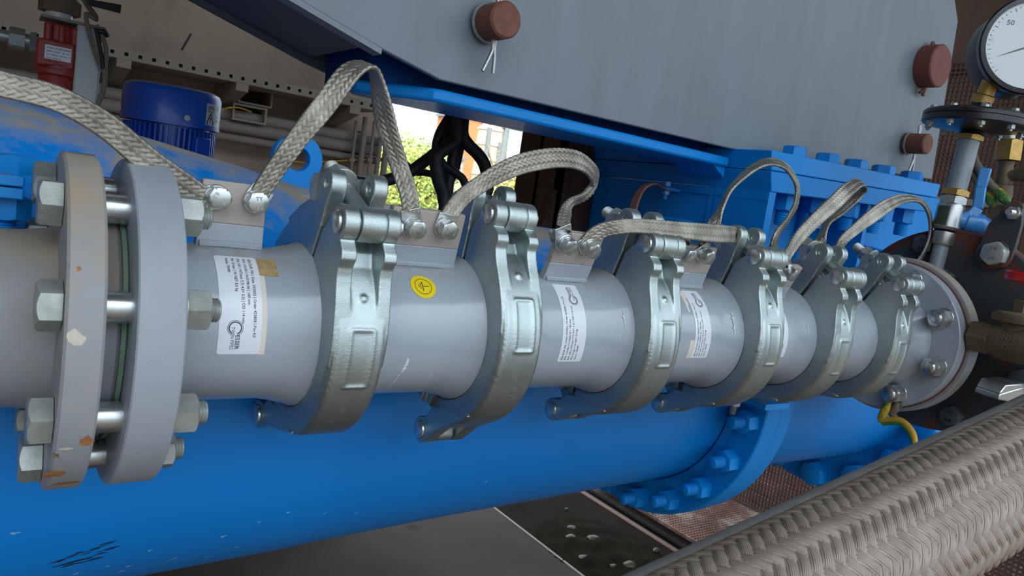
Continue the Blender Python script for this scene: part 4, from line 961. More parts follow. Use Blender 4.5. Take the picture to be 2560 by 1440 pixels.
def strap(name, st, label, mat_=None, group='braided earthing straps', ends=(None, None), tabs=(None, None), txt=True):
    c0 = on(st[0][0], st[0][1], 1, st[0][2]); t = thing(name, label, 'strap', tuple(c0), group)
    v, f, uv, C, T, D, N = ribbon(st, tabs, ends); b = MB(); b.add(v, f); me = b.mesh('braid', ORG[t.name], True, 80, False)
    l = me.uv_layers.new(name='weave'); li = np.zeros(len(me.loops), int); me.loops.foreach_get('vertex_index', li); l.data.foreach_set('uv', uv[li].ravel())
    part('braid', None, mat_ or m_braid, t, me=me)
    for e, tb, idx in ((ends[0], tabs[0], 0), (ends[1], tabs[1], -1)):
        if e is None: continue
        M, nrm, up = tb[:3]; pos = e
        # crimped flat terminal in the plane of the tab, pointing to the braid end
        d = C[idx]-pos; d = d-np.dot(d, nrm)*nrm; ln = np.linalg.norm(d); d = d/max(ln, 1e-6)
        side = np.cross(nrm, d); Mt = np.eye(4); Mt[:3, 0] = d; Mt[:3, 1] = side; Mt[:3, 2] = nrm; Mt[:3, 3] = pos
        b = MB(); L2 = max(ln+3, 12); pl = arcpts(0, 0, 9, 100, 260, 12)+[(4, -9), (L2, -8.6), (L2, 8.6), (4, 9)]
        b.prism(pl, .2, 2.0, Mt); part('terminal', b, m_zincbolt, t, bevel=.5)
        cap_bolt(t, pos+nrm*2.0, nrm, 14.5, rot=idx*.9+pos[0]*.05, txt=txt)
    return t
def tpos(i, s, r=90.): M, nrm, up = TABS[i]; return V(s, 0, 0)+up*r+nrm*4.2
def tcoord(i, px, py):
    M, nrm, up = TABS[i]; r = ray(px, py); o = nrm*4.2; t_ = np.dot(o-CAM, nrm)/np.dot(r, nrm); return CAM+r*t_
Y = -8
strap('braided_strap', [(-150, 125, -45, -160, 195, -45), (-10, 172, -40, -20, 238, -40), (150, 215, -34, 128, 276, -34), (280, 285, -26, 243, 340, -26), (395, 378, -18, 350, 428, -18), (500, 452, -8, 462, 500, -8), (535, 476, -7, 508, 514, -7)],
      'braided metal strap coming from the left edge to the left bolt of the first tab', ends=(None, tcoord(0, 540, 492)), tabs=(None, TABS[0]))
strap('braided_strap', [(628, 478, -7, 668, 500, -7), (642, 448, -9, 684, 474, -9), (716, 338, -14, 762, 368, -16), (788, 242, -14, 836, 282, -20), (852, 163, -8, 890, 205, -24), (893, 152, 0, 930, 172, -26), (918, 176, 6, 956, 182, -24), (926, 240, 4, 974, 232, -18), (943, 324, 0, 994, 322, -14), (972, 410, -4, 1020, 408, -12), (997, 483, -8, 1044, 480, -12), (1006, 532, -12, 1050, 532, -12)],
      'tallest braided strap, arching high from the first tab over the first clamp', ends=(tcoord(0, 636, 503), tcoord(1, 1028, 565)), tabs=(TABS[0], TABS[1]))
strap('braided_strap', [(1092, 553, -16, 1134, 570, -16), (1108, 520, -18, 1146, 542, -20), (1141, 478, -20, 1176, 506, -24), (1201, 434, -20, 1222, 475, -28), (1255, 402, -20, 1270, 450, -30), (1315, 379, -20, 1328, 431, -30), (1388, 368, -20, 1398, 421, -30), (1448, 376, -16, 1446, 428, -26), (1484, 405, -8, 1474, 450, -20), (1497, 440, 2, 1476, 474, -4), (1474, 490, 0, 1452, 486, -12), (1436, 512, -6, 1420, 505, -20), (1427, 540, -16, 1396, 540, -22), (1426, 575, -24, 1390, 572, -24)],
      'braided strap curving from the second tab and folding back down to the third tab', ends=(tcoord(1, 1108, 567), tcoord(2, 1408, 605)), tabs=(TABS[1], TABS[2]))
strap('braided_strap', [(1450, 598, -28, 1484, 618, -28), (1468, 578, -34, 1496, 604, -36), (1500, 558, -44, 1520, 590, -46), (1550, 549, -52, 1560, 583, -56), (1610, 547, -56, 1616, 585, -62), (1690, 553, -56, 1696, 596, -62), (1775, 559, -52, 1776, 606, -58), (1826, 564, -40, 1822, 608, -46), (1838, 567, -22, 1832, 608, -28), (1815, 566, -4, 1808, 604, -8), (1760, 566, 2, 1750, 598, -6), (1722, 580, -8, 1700, 596, -16), (1724, 606, -20, 1694, 606, -22)],
      'braided strap lying almost level across the third clamp in a tight loop', ends=(tcoord(2, 1467, 615), tcoord(3, 1708, 630)), tabs=(TABS[2], TABS[3]))
strap('braided_strap', [(1743, 618, -20, 1769, 628, -22), (1756, 592, -22, 1780, 600, -24), (1776, 556, -20, 1794, 560, -26), (1800, 514, -10, 1808, 520, -26), (1822, 474, -4, 1826, 482, -22), (1850, 440, 0, 1856, 452, -20), (1878, 415, 2, 1898, 422, -18), (1920, 397, 2, 1930, 415, -16), (1955, 404, 2, 1958, 422, -14), (1980, 428, 4, 1977, 442, -10), (1998, 462, 6, 1986, 468, -10), (1998, 505, 4, 1982, 508, -10), (1972, 550, -2, 1962, 552, -18), (1950, 590, -12, 1930, 592, -24), (1945, 628, -16, 1920, 622, -20), (1944, 650, -18, 1920, 645, -20), (1940, 690, -18, 1916, 688, -18)],
      'thin-looking braided strap in a tall round loop behind the fourth clamp', ends=(tcoord(3, 1755, 634), None), tabs=(TABS[3], None))
strap('braided_strap', [(1948, 655, -26, 1970, 662, -28), (1958, 634, -28, 1976, 645, -30), (1988, 580, -30, 2012, 600, -34), (2040, 524, -30, 2062, 552, -36), (2076, 490, -28, 2098, 522, -36), (2108, 460, -22, 2134, 486, -34), (2136, 447, -8, 2158, 466, -28), (2148, 458, 8, 2166, 476, -10), (2128, 484, 14, 2148, 502, -2), (2094, 520, 12, 2112, 534, -2), (2066, 552, 6, 2074, 560, -8), (2048, 588, -6, 2062, 588, -16), (2041, 612, -12, 2058, 618, -16), (2037, 640, -12, 2056, 646, -14), (2036, 700, -10, 2054, 706, -10)],
      'braided strap folded in a steep narrow loop between fourth and fifth clamp', ends=(tcoord(4, 1965, 675), None), tabs=(TABS[4], None))
strap('braided_strap', [(2076, 640, -24, 2094, 648, -26), (2087, 616, -26, 2106, 626, -28), (2101, 591, -28, 2118, 606, -32), (2130, 562, -28, 2150, 582, -34), (2172, 524, -28, 2194, 552, -36), (2213, 497, -26, 2230, 526, -36), (2255, 486, -20, 2262, 508, -32), (2290, 492, -10, 2292, 505, -26), (2314, 510, 0, 2310, 520, -18), (2332, 545, 6, 2318, 550, -12), (2332, 592, 6, 2316, 596, -12), (2310, 640, 4, 2298, 642, -12), (2286, 672, -4, 2270, 676, -14), (2276, 694, -10, 2262, 692, -16)],
      'braided strap arching wide from behind the fifth clamp down to the end flange', ends=(None, None))
strap('braided_strap', [(2280, 712, -24, 2296, 716, -26), (2292, 692, -22, 2304, 702, -28), (2316, 677, -22, 2324, 690, -32), (2354, 675, -26, 2356, 686, -40), (2402, 679, -34, 2396, 700, -48), (2466, 696, -50, 2452, 726, -60), (2521, 719, -66, 2508, 748, -74), (2570, 742, -80, 2562, 770, -86), (2640, 790, -100, 2630, 820, -104)],
      'braided strap running from the end flange out past the right edge, below the red handle', ends=(None, None))
# copper strap behind, bolted to the lug
def Yq(px, py, y): return (px, py, y)
q0 = LUGP
yl = q0[1]
strap('copper_strap', [(1569, 640, yl-120, 1580, 644, yl-128), (1573, 560, yl-110, 1583, 562, yl-120), (1578, 525, yl-100, 1588, 527, yl-110), (1588, 492, yl-80, 1598, 494, yl-92), (1605, 468, yl-50, 1616, 468, yl-64), (1630, 459, yl-20, 1640, 460, yl-34), (1655, 466, yl+2, 1657, 470, yl-12), (1672, 474, yl+7, 1674, 478, yl-8)],
      'narrow tarnished copper strap hanging from the light blue lug on the pump box', m_copper, group=None)

# ------------------------------------------------------------------ motor, red filter and post behind the vessel
ym = 900.
c = on(428, 300, 1, ym); mr = 0.5*(on(553, 300, 1, ym)-on(301, 270, 1, ym)); R = np.linalg.norm(mr)*.97
zt_ = on(428, 218, 1, ym)[2]; zb_ = on(428, 302, 1, ym)[2]-8
mo = thing('electric_motor', 'upright blue electric motor with cooling fins and round fan cover behind the vessel', 'motor', (c[0], ym, zb_-230))
M = np.eye(4); M[0, 3] = c[0]; M[1, 3] = ym
b = MB(); b.lathe([(R, zb_), (R, zt_-12), (R-4, zt_-4), (R-12, zt_), (0, zt_+1)], M, 64); b.lathe([(R+.8, zb_), (R+.8, zb_+4)], M, 64); part('fan_cover', b, m_motor, mo)
b = MB(); b.lathe([(R*.80, zb_-260), (R*.80, zb_)], M, 48)
for k in range(52):
    a = 2*PI*k/52; b.box((R*.78, -1.6, zb_-250), (R*.95, 1.6, zb_-3), M@np.array([[math.cos(a), -math.sin(a), 0, 0], [math.sin(a), math.cos(a), 0, 0], [0, 0, 1, 0], [0, 0, 0, 1.]]))
part('finned_body', b, m_motor, mo, smooth=False)
aa = math.atan2(-1, .62); b = MB(); b.box((R*.7, -16, zb_-260), (R*1.02, 16, zb_-14), M@np.array([[math.cos(aa), -math.sin(aa), 0, 0], [math.sin(aa), math.cos(aa), 0, 0], [0, 0, 1, 0], [0, 0, 0, 1.]])); part('terminal_rib', b, m_motor, mo, bevel=2)
b = MB(); b.box((c[0]-R, ym-R, -320), (c[0]+R, ym+R, zb_-255)); b.box((c[0]-90, ym-90, -380), (c[0]+90, 2599, -320)); part('base', b, m_motor, mo, smooth=False)
def on_cyl(px, py): p = cyl(px, py, R+.6, 0, 0); return p
def vc(px, py, RR):   # hit the upright cylinder of the motor
    r = ray(px, py); o = CAM-V(c[0], ym, 0); a = r[0]**2+r[1]**2; bb = o[0]*r[0]+o[1]*r[1]; cc = o[0]**2+o[1]**2-RR*RR
    t = (-bb-max(bb*bb-a*cc, 0)**.5)/a; return CAM+r*t
def vwrap(v, p0, RR):   # v[:,0] around, v[:,1] up
    a0 = math.atan2(p0[1]-ym, p0[0]-c[0]); a = a0+v[:, 0]/RR; return np.stack([c[0]+(RR+v[:, 2])*np.cos(a), ym+(RR+v[:, 2])*np.sin(a), p0[2]+v[:, 1]], 1)
pl = vc(518, 258, R+.5); pr = vc(550, 262, R+.5); hh = pl[2]-vc(518, 313, R+.5)[2]
ww = (math.atan2(pr[1]-ym, pr[0]-c[0])-math.atan2(pl[1]-ym, pl[0]-c[0]))*R
v = []; N = 14
for k in range(N+1): v += [(ww*k/N, 0, .6), (ww*k/N, -hh, .6)]
b = MB(); b.add(vwrap(np.array(v), pl, R), [(2*k, 2*k+1, 2*k+3, 2*k+2) for k in range(N)]); stk = part('sticker', b, m_label, mo, smooth=False, fix=False, label='white warning sticker with a triangle')
b = MB()
def put(s, size, u, vv, bold=True, wmax=None):
    v, f = text_mesh(s, size, bold)
    if wmax and len(v): v[:, 0] *= wmax/v[:, 0].max()
    v[:, 0] += u; v[:, 1] += vv; v[:, 2] = .9; b.add(vwrap(v, pl, R), f)
put('UNITEQ', 8, ww*.06, -9.5, True, ww*.42); put('HYDRAULICS', 4, ww*.06, -14.5, True, ww*.42); put('II', 6, ww*.72, -9, True)
def tri(pts): b.add(vwrap(np.array([(x, y, .9) for x, y in pts]), pl, R), [tuple(range(len(pts)))])
tx, ty, tw, th_ = ww*.28, -hh*.93, ww*.22, hh*.5
for p, q in (((tx-tw, ty), (tx+tw, ty)), ((tx+tw, ty), (tx, ty+th_)), ((tx, ty+th_), (tx-tw, ty))):
    d = unit(V(q[0]-p[0], q[1]-p[1])); nn = V(-d[1], d[0])*1.1; tri([(p[0]-nn[0], p[1]-nn[1]), (q[0]-nn[0], q[1]-nn[1]), (q[0]+nn[0], q[1]+nn[1]), (p[0]+nn[0], p[1]+nn[1])])
tri([(tx-1.8, ty+th_*.62), (tx+1.8, ty+th_*.62), (tx+.9, ty+th_*.28), (tx-.9, ty+th_*.28)]); tri([(tx-1.2, ty+th_*.2), (tx+1.2, ty+th_*.2), (tx+1.2, ty+th_*.1), (tx-1.2, ty+th_*.1)])
for k in range(2):
    put('Achtung', 3.2, ww*.62, -hh*(.55+.2*k), False); put('Lärm', 3.2, ww*.62, -hh*(.62+.2*k), False)
part('warning_print', b, m_ink, stk, smooth=False, fix=False)
p = vc(467, 295, R+.5); b = MB(); b.lathe([(5.5, 0), (5, 2.5), (2.4, 2.5), (2.2, 1.2), (0, 1.2)], frame(p, (p[0]-c[0], p[1]-ym, 0)), 20); part('screw', b, m_oldbolt, mo)

yf2 = 800.
def Pz(px, py, y=yf2): return on(px, py, 1, y)
fc = (Pz(130, 100)+Pz(132, 200))/2; fx, fz = Pz(148, 150)[0], Pz(130, 80)[2]; fr_ = 26
xa_ = Pz(180, 200)[0]
fi = thing('hydraulic_filter', 'red hydraulic filter housing with a white type plate, at the upper left', 'filter', (fx, yf2, Pz(130, 300)[2]-60))
M = np.eye(4); M[0, 3] = fx; M[1, 3] = yf2
z = lambda py: Pz(135, py)[2]
b = MB(); b.lathe([(29, z(190)), (31, z(186)), (31, z(165)), (29, z(160))], M, 40); b.lathe([(25, z(330)), (26, z(300)), (26, z(192)), (24, z(186))], M, 40); part('bowl', b, m_red, fi)
b = MB(); b.box((fx-31, yf2-30, z(172)), (xa_-.5, yf2+30, z(105))); b.lathe([(22, z(106)), (22, z(60))], M, 24)
for k in (-1, 0, 1): b.lathe([(6, z(110)), (6, z(62))], np.array([[1, 0, 0, fx+k*17], [0, 1, 0, yf2-18], [0, 0, 1, 0], [0, 0, 0, 1.]]), 12)
part('head', b, m_red, fi, bevel=3)
a_, b_2 = Pz(113, 110, yf2-31), Pz(178, 158, yf2-31)
b = MB(); b.box((a_[0], yf2-31.2, b_2[2]), (Pz(179, 130, yf2-31)[0], yf2-30.2, a_[2])); pt = part('type_plate', b, m_label, fi, smooth=False, label='white type plate with small print')
b = MB()
FM = np.array([[1, 0, 0, a_[0]+2], [0, 0, -1, yf2-31.2], [0, 1, 0, a_[2]], [0, 0, 0, 1.]])
for i, (s, sz) in enumerate([('HYDAC FILTERTECHNIK', 4.2), ('SFBN110/DF - 30 - 1.0', 3.2), ('P/N 1263061/1001001 - A', 3.0), ('Pmax  420.0 bar', 3.0), ('T -10 / +100', 3.0), ('Serial  XX', 3.0), ('Made in Germany', 3.0)]):
    v, f = text_mesh(s, sz, True); v[:, 1] -= 5.0+i*4.7; v[:, 0] *= min(1, (b_2[0]-a_[0]-3)/v[:, 0].max()); b.add(v, f, FM)
part('print', b, m_ink, pt, smooth=False, fix=False)
# fittings
hz = Pz(60, 104)[2]
b = MB(); X_ = (-1, 0, 0); o0 = V(fx-31, yf2, Pz(88, 106)[2]); b.hexhead(27, 8, frame(o0, X_, (0, 0, 1))); b.lathe([(10, 8), (10, 16)], frame(o0, X_), 24); b.hexhead(28, 20, frame(o0+V(-14, 0, 0), X_, (0, .3, 1))); part('fitting', b, m_oldbolt, fi)
b = MB(); b.tube([o0+V(-30, 0, 0), o0+V(-300, 0, 0)], 9, 16, 1); solo('steel_line', b, m_oldbolt, 'pale steel hydraulic line running left out of the red filter', 'pipe')
# cover plate, post
pl_z = Pz(150, 52)[2]
po = thing('square_post', 'white square post right of the red filter with a cover plate on top', 'post', (Pz(212, 200)[0], yf2, -1500))
xa_, xb_ = Pz(180, 200)[0], Pz(243, 200)[0]
b = MB(); b.box((xa_, yf2-30, -1500), (xb_, yf2+8, Pz(210, 68)[2])); part('tube', b, m_post, po, bevel=3)
b = MB(); b.box((Pz(100, 55)[0], yf2-34, pl_z-3), (xb_+3, yf2+30, pl_z+1)); part('cover_plate', b, m_tray, po, smooth=False)
# valve on top of the filter
va = thing('shutoff_valve', 'small shut-off valve with black lever handle on the cover plate, top left', 'valve', (fx, yf2, pl_z))
M = np.eye(4); M[0, 3] = Pz(148, 40)[0]; M[1, 3] = yf2
b = MB(); b.lathe([(18, pl_z+1), (18, Pz(0+148, 32)[2])], M, 32); nk = part('neck', b, m_label, va)
b = MB(); b.hexhead(50, 22, frame((M[0, 3], yf2, Pz(148, 34)[2]), (0, 0, 1), (1, .2, 0))); part('hex_nut', b, m_bronze, va)
b = MB(); b.lathe([(25, Pz(148, 8)[2]), (25, Pz(148, -30)[2])], M, 32); part('body', b, m_black, va)
hzv = Pz(230, 8)[2]; b = MB(); b.tube([(M[0, 3], yf2-30, hzv+12), (M[0, 3]+40, yf2-34, hzv+10), (Pz(215, 5)[0], yf2-36, hzv+2)], 5, 8, 4)
b.hexa([Pz(212, -4, yf2-38), Pz(304, 12, yf2-38), Pz(301, 34, yf2-38), Pz(216, 12, yf2-38)], [Pz(212, -4, yf2-34), Pz(304, 12, yf2-34), Pz(301, 34, yf2-34), Pz(216, 12, yf2-34)]); part('lever', b, m_blackpaint, va, bevel=1)
# cables at the post
cbl = [([(208, -6), (218, 12), (238, 40), (238, 52)], 4, 'grey sleeved cable coming down from the black lever to the post'),
       ([(238, 48), (228, 42), (215, 36), (222, 80), (240, 140), (252, 172), (256, 178)], 3.2, 'grey cable loop lying in front of the white post'),
       ([(242, 62), (258, 95), (266, 130), (262, 165), (262, 200), (256, 235), (244, 262), (236, 300)], 3.6, 'thicker grey cable hanging down the right side of the white post'),
       ([(240, 70), (246, 100), (254, 140), (258, 172)], 3, 'dark cable squeezed between the white post and the grey cable')]
for i, (p_, r_, nm) in enumerate(cbl):
    b = MB(); b.tube([Pz(x, y_, yf2-36-3*i) for x, y_ in p_], r_, 10, 6); solo('cable', b, [m_sleeve, m_greycable, m_greycable, m_black][i], nm, 'cable')
b = MB(); b.tube([Pz(248, 78, yf2-48), Pz(262, 80, yf2-48), Pz(268, 88, yf2-40)], 4, 8, 4); solo('cable_tie', b, m_black, 'black cable tie at the upper right corner of the white post', 'cable tie')

# ------------------------------------------------------------------ dark disc and fittings at the right
DX = 1180.
DY, DZ, DR = -36., 20., 152.
dd = thing('end_cover', 'large dark grey round cover plate with rust patches behind the end flange', 'cover plate', (DX+15, DY, DZ-DR))
b = MB(); b.lathe([(0, 0), (DR-2, 0), (DR, 2), (DR, 30), (DR-4, 34), (0, 34)], AX(DX, DY, DZ), 160); part('disc', b, m_darkdisc, dd)
b = MB(); b.lathe([(88, -48), (88, 0)], AX(DX, 0, 2), 64); part('stub', b, m_darkdisc, dd)
def dark_bolt(px, py, s, af, h, m, parent, nm='bolt_head', mark=True):
    q = on(px, py, 0, s-h); M = frame((s, q[1], q[2]), (-1, 0, 0), (0, .4, 1)); b = MB(); b.hexhead(af, h, M); bo = part(nm, b, m, parent)
    if mark:
        b = MB(); Mt = np.eye(4); Mt[:3, 0] = (0, -1, 0); Mt[:3, 1] = (0, 0, 1); Mt[:3, 2] = (-1, 0, 0); Mt[:3, 3] = (s-h, q[1], q[2])
        rot = math.radians({2300: -60, 2480: 180, 2370: 10}.get(px, 0)); Rz = np.eye(4); Rz[:2, :2] = [[math.cos(rot), -math.sin(rot)], [math.sin(rot), math.cos(rot)]]
        v, f = text_mesh('8.8', af*.26, True, align='CENTER'); v[:, 1] += -af*.32; v[:, 2] = .5; b.add(v, f, Mt@Rz)
        v, f = text_mesh('TY', af*.26, True, align='CENTER'); v[:, 1] += af*.1; v[:, 2] = .5; b.add(v, f, Mt@Rz); part('head_marking', b, m_ink if m is not m_oldbolt else m_inkgrey, bo, smooth=False, fix=False)
    return bo
dark_bolt(2303, 610, DX, 27, 14, m_darkbolt, dd); dark_bolt(2372, 1040, DX, 27, 14, m_darkbolt, dd); dark_bolt(2545, 950, DX, 27, 14, m_darkbolt, dd, mark=False)
# bracket arm with bolt
br = thing('lever_bracket', 'dusty dark steel bracket arm bolted to the cover plate, leaning to the upper right', 'bracket', on(2480, 660, 0, DX-4))
s_ = DX-10
p_ = [on(x, y_, 0, s_)[1:] for x, y_ in [(2444, 640), (2446, 618), (2470, 560), (2508, 520), (2530, 512), (2556, 520), (2554, 560), (2540, 610), (2526, 650), (2508, 668), (2480, 670), (2456, 662)]]
b = MB(); b.prism([tuple(q) for q in p_], s_, s_+8, YZ); part('arm', b, m_darkdisc, br, bevel=1)
b = MB(); q = on(2482, 634, 0, s_); b.ring(8, 22, -3, 0, frame((s_, q[1], q[2]), (1, 0, 0)), 40, .6); part('washer', b, m_darkdisc, br)
dark_bolt(2480, 633, s_-3, 30, 15, m_oldbolt, br)
q = on(2532, 532, 0, s_-6); b = MB(); b.hexhead(17, 8, frame((s_, q[1], q[2]), (-1, 0, 0))); b.stud(5.5, 8, 20, frame((s_, q[1], q[2]), (-1, 0, 0))); part('small_bolt', b, m_zincbolt, br)
# crimped green-yellow ended cables
yy = -20
for i, (pts, nm) in enumerate([([(2432, 385), (2440, 410), (2470, 455), (2495, 480)], 'right one of two dark sleeved cables behind the grey tube'), ([(2424, 410), (2436, 440), (2456, 470), (2468, 488)], 'left one of two dark sleeved cables behind the grey tube')]):
    dxx = [1235, 1240][i]; P3 = [on(x, y_, 0, dxx) for x, y_ in pts]
    t = thing('earth_cable', nm, 'cable', tuple(P3[0])); b = MB(); b.tube(P3, 6.2, 14, 6); part('sleeve', b, m_sleeve, t)
    e = P3[-1]; tip = on([2530, 2496][i], [520, 528][i], 0, dxx-20); b = MB(); b.tube([e, e*.55+tip*.45, e*.3+tip*.7, tip], [7, 7.2, 4.5, 4.5], 14, 6); part('wrapped_end', b, m_yg, t, label='green and yellow taped cable end')
    b = MB(); d = unit(tip-e); b.ring(2, 13, -1.2, 1.2, frame(tip+d*5, (-1, 0, 0)), 32, .4); part('ring_terminal', b, m_bronze, t)

# ------------------------------------------------------------------ pressure gauge stack
GX = on(2345, 660, 1, -18)[0]
base = on(2342, 655, 1, -18); topp = on(2425, 345, 1, -18)
ax = unit(topp-base); L = np.linalg.norm(topp-base)
gs = thing('gauge_riser', 'grey riser tube with ball valve and light blue lever carrying the pressure gauge', 'riser', tuple(base))
def along(px, py):   # distance along the riser for a pixel near it
    r = ray(px, py); a = r; w0 = CAM-base; A_ = np.dot(a, a); B_1 = np.dot(a, ax); D_ = np.dot(a, w0); E_ = np.dot(ax, w0); s = (A_*E_-B_1*D_)/(A_-B_1*B_1); return s
GM = frame(base, ax, (1, 0, 0))
h = {k: along(*v_) for k, v_ in dict(b0=(2340, 690), h1=(2348, 612), h2=(2356, 580), v0=(2362, 575), v1=(2376, 510), v2=(2380, 490), br1=(2381, 482), t0=(2384, 472), t1=(2416, 352), br2=(2420, 338), f0=(2425, 328)).items()}
rt = 14.5
b = MB(); b.lathe([(11, h['b0']-10), (11, h['h1'])], GM, 32); part('lower_nipple', b, m_greytube, gs)
b = MB(); b.lathe([(14.5, h['h1']), (15.5, h['h1']+2), (15.5, h['h2'])], GM, 32); part('ball_valve_end', b, m_steel, gs)
bv = MB(); bv.lathe([(16, h['v0']), (19, h['v0']+4), (19, h['v1']-4), (17, h['v1'])], GM, 40); bv.hexhead(33, h['v2']-h['v1'], GM@np.array([[1, 0, 0, 0], [0, 1, 0, 0], [0, 0, 1, h['v1']], [0, 0, 0, 1.]])); bvp = part('ball_valve_body', bv, m_steel, gs)
b = MB(); b.hexhead(35, h['t0']-h['v2']-1, GM@np.array([[1, 0, 0, 0], [0, 1, 0, 0], [0, 0, 1, h['v2']], [0, 0, 0, 1.]])); part('brass_nut', b, m_brass, gs)
b = MB(); b.lathe([(rt, h['t0']-2), (rt, h['t1']+2)], GM, 40); part('tube', b, m_greytube, gs)
b = MB(); b.hexhead(34, h['br2']-h['t1'], GM@np.array([[1, 0, 0, 0], [0, 1, 0, 0], [0, 0, 1, h['t1']], [0, 0, 0, 1.]])); part('brass_nut', b, m_brass, gs)
# valve stem, blue hub and lever
hubd = unit(V(.35, -1, 0)); vcn = base+ax*(h['v0']*.5+h['v1']*.5)
hub0 = on(2396, 558, 1, (vcn)[1]-24); M = frame(vcn, unit(V(.55, -.85, -.12)))
b = MB(); b.lathe([(13, 14), (13, 22), (15.5, 24), (15.5, 44), (12, 50), (9, 56), (0, 56.5)], M, 32); hb = part('handle_hub', b, m_handle, gs)
b = MB(); b.hexhead(9, 7, frame((M@np.array([0, 0, 56, 1]))[:3], M[:3, 2])); part('handle_nut', b, m_steel, hb)
hc = (M@np.array([0, 0, 38, 1]))[:3]
dep = np.dot(hc-CAM, W[:, 2] if False else unit(W.T@np.array([0, 0, 0]) if False else np.array([W[0, 2], W[1, 2], W[2, 2]])))
def atdepth(px, py, d): r = ray(px, py); return CAM+r*(d/F)
zc_ = dep
lev = [atdepth(2398, 550, zc_), atdepth(2428, 540, zc_-6), atdepth(2444, 522, zc_-8), atdepth(2452, 470, zc_-10), atdepth(2463, 428, zc_-12)]
b = MB()
for i in range(len(lev)-1):
    p, q = lev[i], lev[i+1]; d = unit(q-p); n_ = unit(np.cross(d, lev[2]-CAM)); k_ = unit(np.cross(n_, d)); w1 = [9, 8.5, 7.6, 7.2, 8.0]
    wa, wb = w1[i], w1[i+1]; q2 = q+d*(2 if i < 3 else 5)
    b.hexa([p-n_*wa-k_*3, p+n_*wa-k_*3, q2+n_*wb-k_*3, q2-n_*wb-k_*3], [p-n_*wa+k_*4, p+n_*wa+k_*4, q2+n_*wb+k_*4, q2-n_*wb+k_*4])
part('lever', b, m_handle, gs, bevel=2.2)
b = MB(); n_ = unit(CAM-vcn); n_ -= np.dot(n_, ax)*ax; n_ = unit(n_); sd = np.cross(ax, n_); cpt = vcn+n_*19.3-sd*(-0)
off_ = sd*(-1)*0
a1, a2 = h['v0']+5, h['v1']-6; vv = []
for k in range(7):
    t_ = math.radians(-4-k*9); dd_ = n_*math.cos(t_)+sd*math.sin(t_)*(1)
    vv += [base+ax*a1+dd_*19.4, base+ax*a2+dd_*19.4]
b.add(vv, [(2*k, 2*k+1, 2*k+3, 2*k+2) for k in range(6)]); part('dark_type_sticker', b, mat('dark_green_sticker', (40, 62, 48), .5, var=.3, vscale=400), bvp, smooth=False, fix=False)
# diaphragm seal and gauge
sl = thing('diaphragm_seal', 'black bolted diaphragm seal disc under the pressure gauge', 'gauge seal', tuple(base+ax*h['br2']))
hs = h['br2']; c1 = on(2440, 298, 1, -18)
ds = along(2432, 296)
M = frame(base, ax, (1, 0, 0)); M = M.copy()
rD = 74
tilt = unit(ax+V(-.04, 0, 0)); MD = frame(base+ax*(ds-7), unit(V(.0, -.02, 1)), (1, 0, 0))
# shift a little so the disc's centre sits right of the tube, as photographed
MD[:3, 3] += V(8, 0, 2)
b = MB(); b.lathe([(12, -26), (22, -16), (rD-8, -7), (rD-2, -6), (rD, -4), (rD, 4)], MD, 72); part('lower_disc', b, m_blackpaint, sl)
b = MB(); b.lathe([(rD, 5), (rD, 10), (rD-3, 13), (26, 15), (16, 17), (14, 34)], MD, 72); part('upper_disc', b, m_blackpaint, sl)
for k in range(10):
    a = 2*PI*k/10+.2; pp = MD@np.array([(rD-9)*math.cos(a), (rD-9)*math.sin(a), 12, 1]); b = MB(); b.hexhead(9, 5, frame(pp[:3], MD[:3, 2])); b.hexhead(9, 6, frame(pp[:3]-MD[:3, 2]*18, -MD[:3, 2])); b.lathe([(2.6, 6), (2.6, 9)], frame(pp[:3]-MD[:3, 2]*18, -MD[:3, 2]), 12); part('clamp_bolt', b, m_oldbolt, sl)
gg = thing('pressure_gauge', 'big round pressure gauge with black rim and white dial in the upper right corner', 'gauge', tuple((MD@np.array([0, 0, 34, 1]))[:3]))
gd = unit(V(.26, -1, -.02)); gc = on(2585, 112, 1, -72)
fb = unit(V(-.74, -.66, 0)); 
MG = frame(gc, fb, (0, 0, 1))
rg = 66
b = MB(); b.lathe([(0, -74), (rg-6, -73), (rg, -66), (rg, -22), (rg-1, -18), (rg-1, -16), (rg+3, -14), (rg+4, -2), (rg+2, 1), (rg-4, 2), (rg-4.5, -3)], MG, 96, cap=False); part('case', b, m_blackpaint, gg)
b = MB(); b.lathe([(0, -3.5), (rg-4, -3.5)], MG, 96, cap=False); dl = part('dial', b, m_dial, gg, smooth=False)
b = MB()
def dialtxt(s, ang_, rr_, size):
    v, f = text_mesh(s, size, False, align='CENTER'); v[:, 1] -= size*.35; a = math.radians(ang_); v[:, 0] += rr_*math.cos(a); v[:, 1] += rr_*math.sin(a); v[:, 2] = -3.0; b.add(v, f, MG)
for s, a_ in (('0', 225), ('10', 180+17), ('50', 140), ('100', 90), ('15', 196-360)): 
    if s in ('50',): dialtxt(s, a_, rg*.68, 10)
for k in range(41):
    a = math.radians(225-270*k/40); r0_, r1_ = rg-9-(4 if k % 5 == 0 else 1.5), rg-8; d = V(math.cos(a), math.sin(a)); n2 = V(-d[1], d[0])*.35
    b.add([(*(d*r0_-n2), -3.1), (*(d*r1_-n2), -3.1), (*(d*r1_+n2), -3.1), (*(d*r0_+n2), -3.1)], [(0, 1, 2, 3)], MG)
part('dial_marks', b, m_inkgrey, dl, smooth=False, fix=False)
b = MB(); a = math.radians(205); d = V(math.cos(a), math.sin(a)); n2 = V(-d[1], d[0])
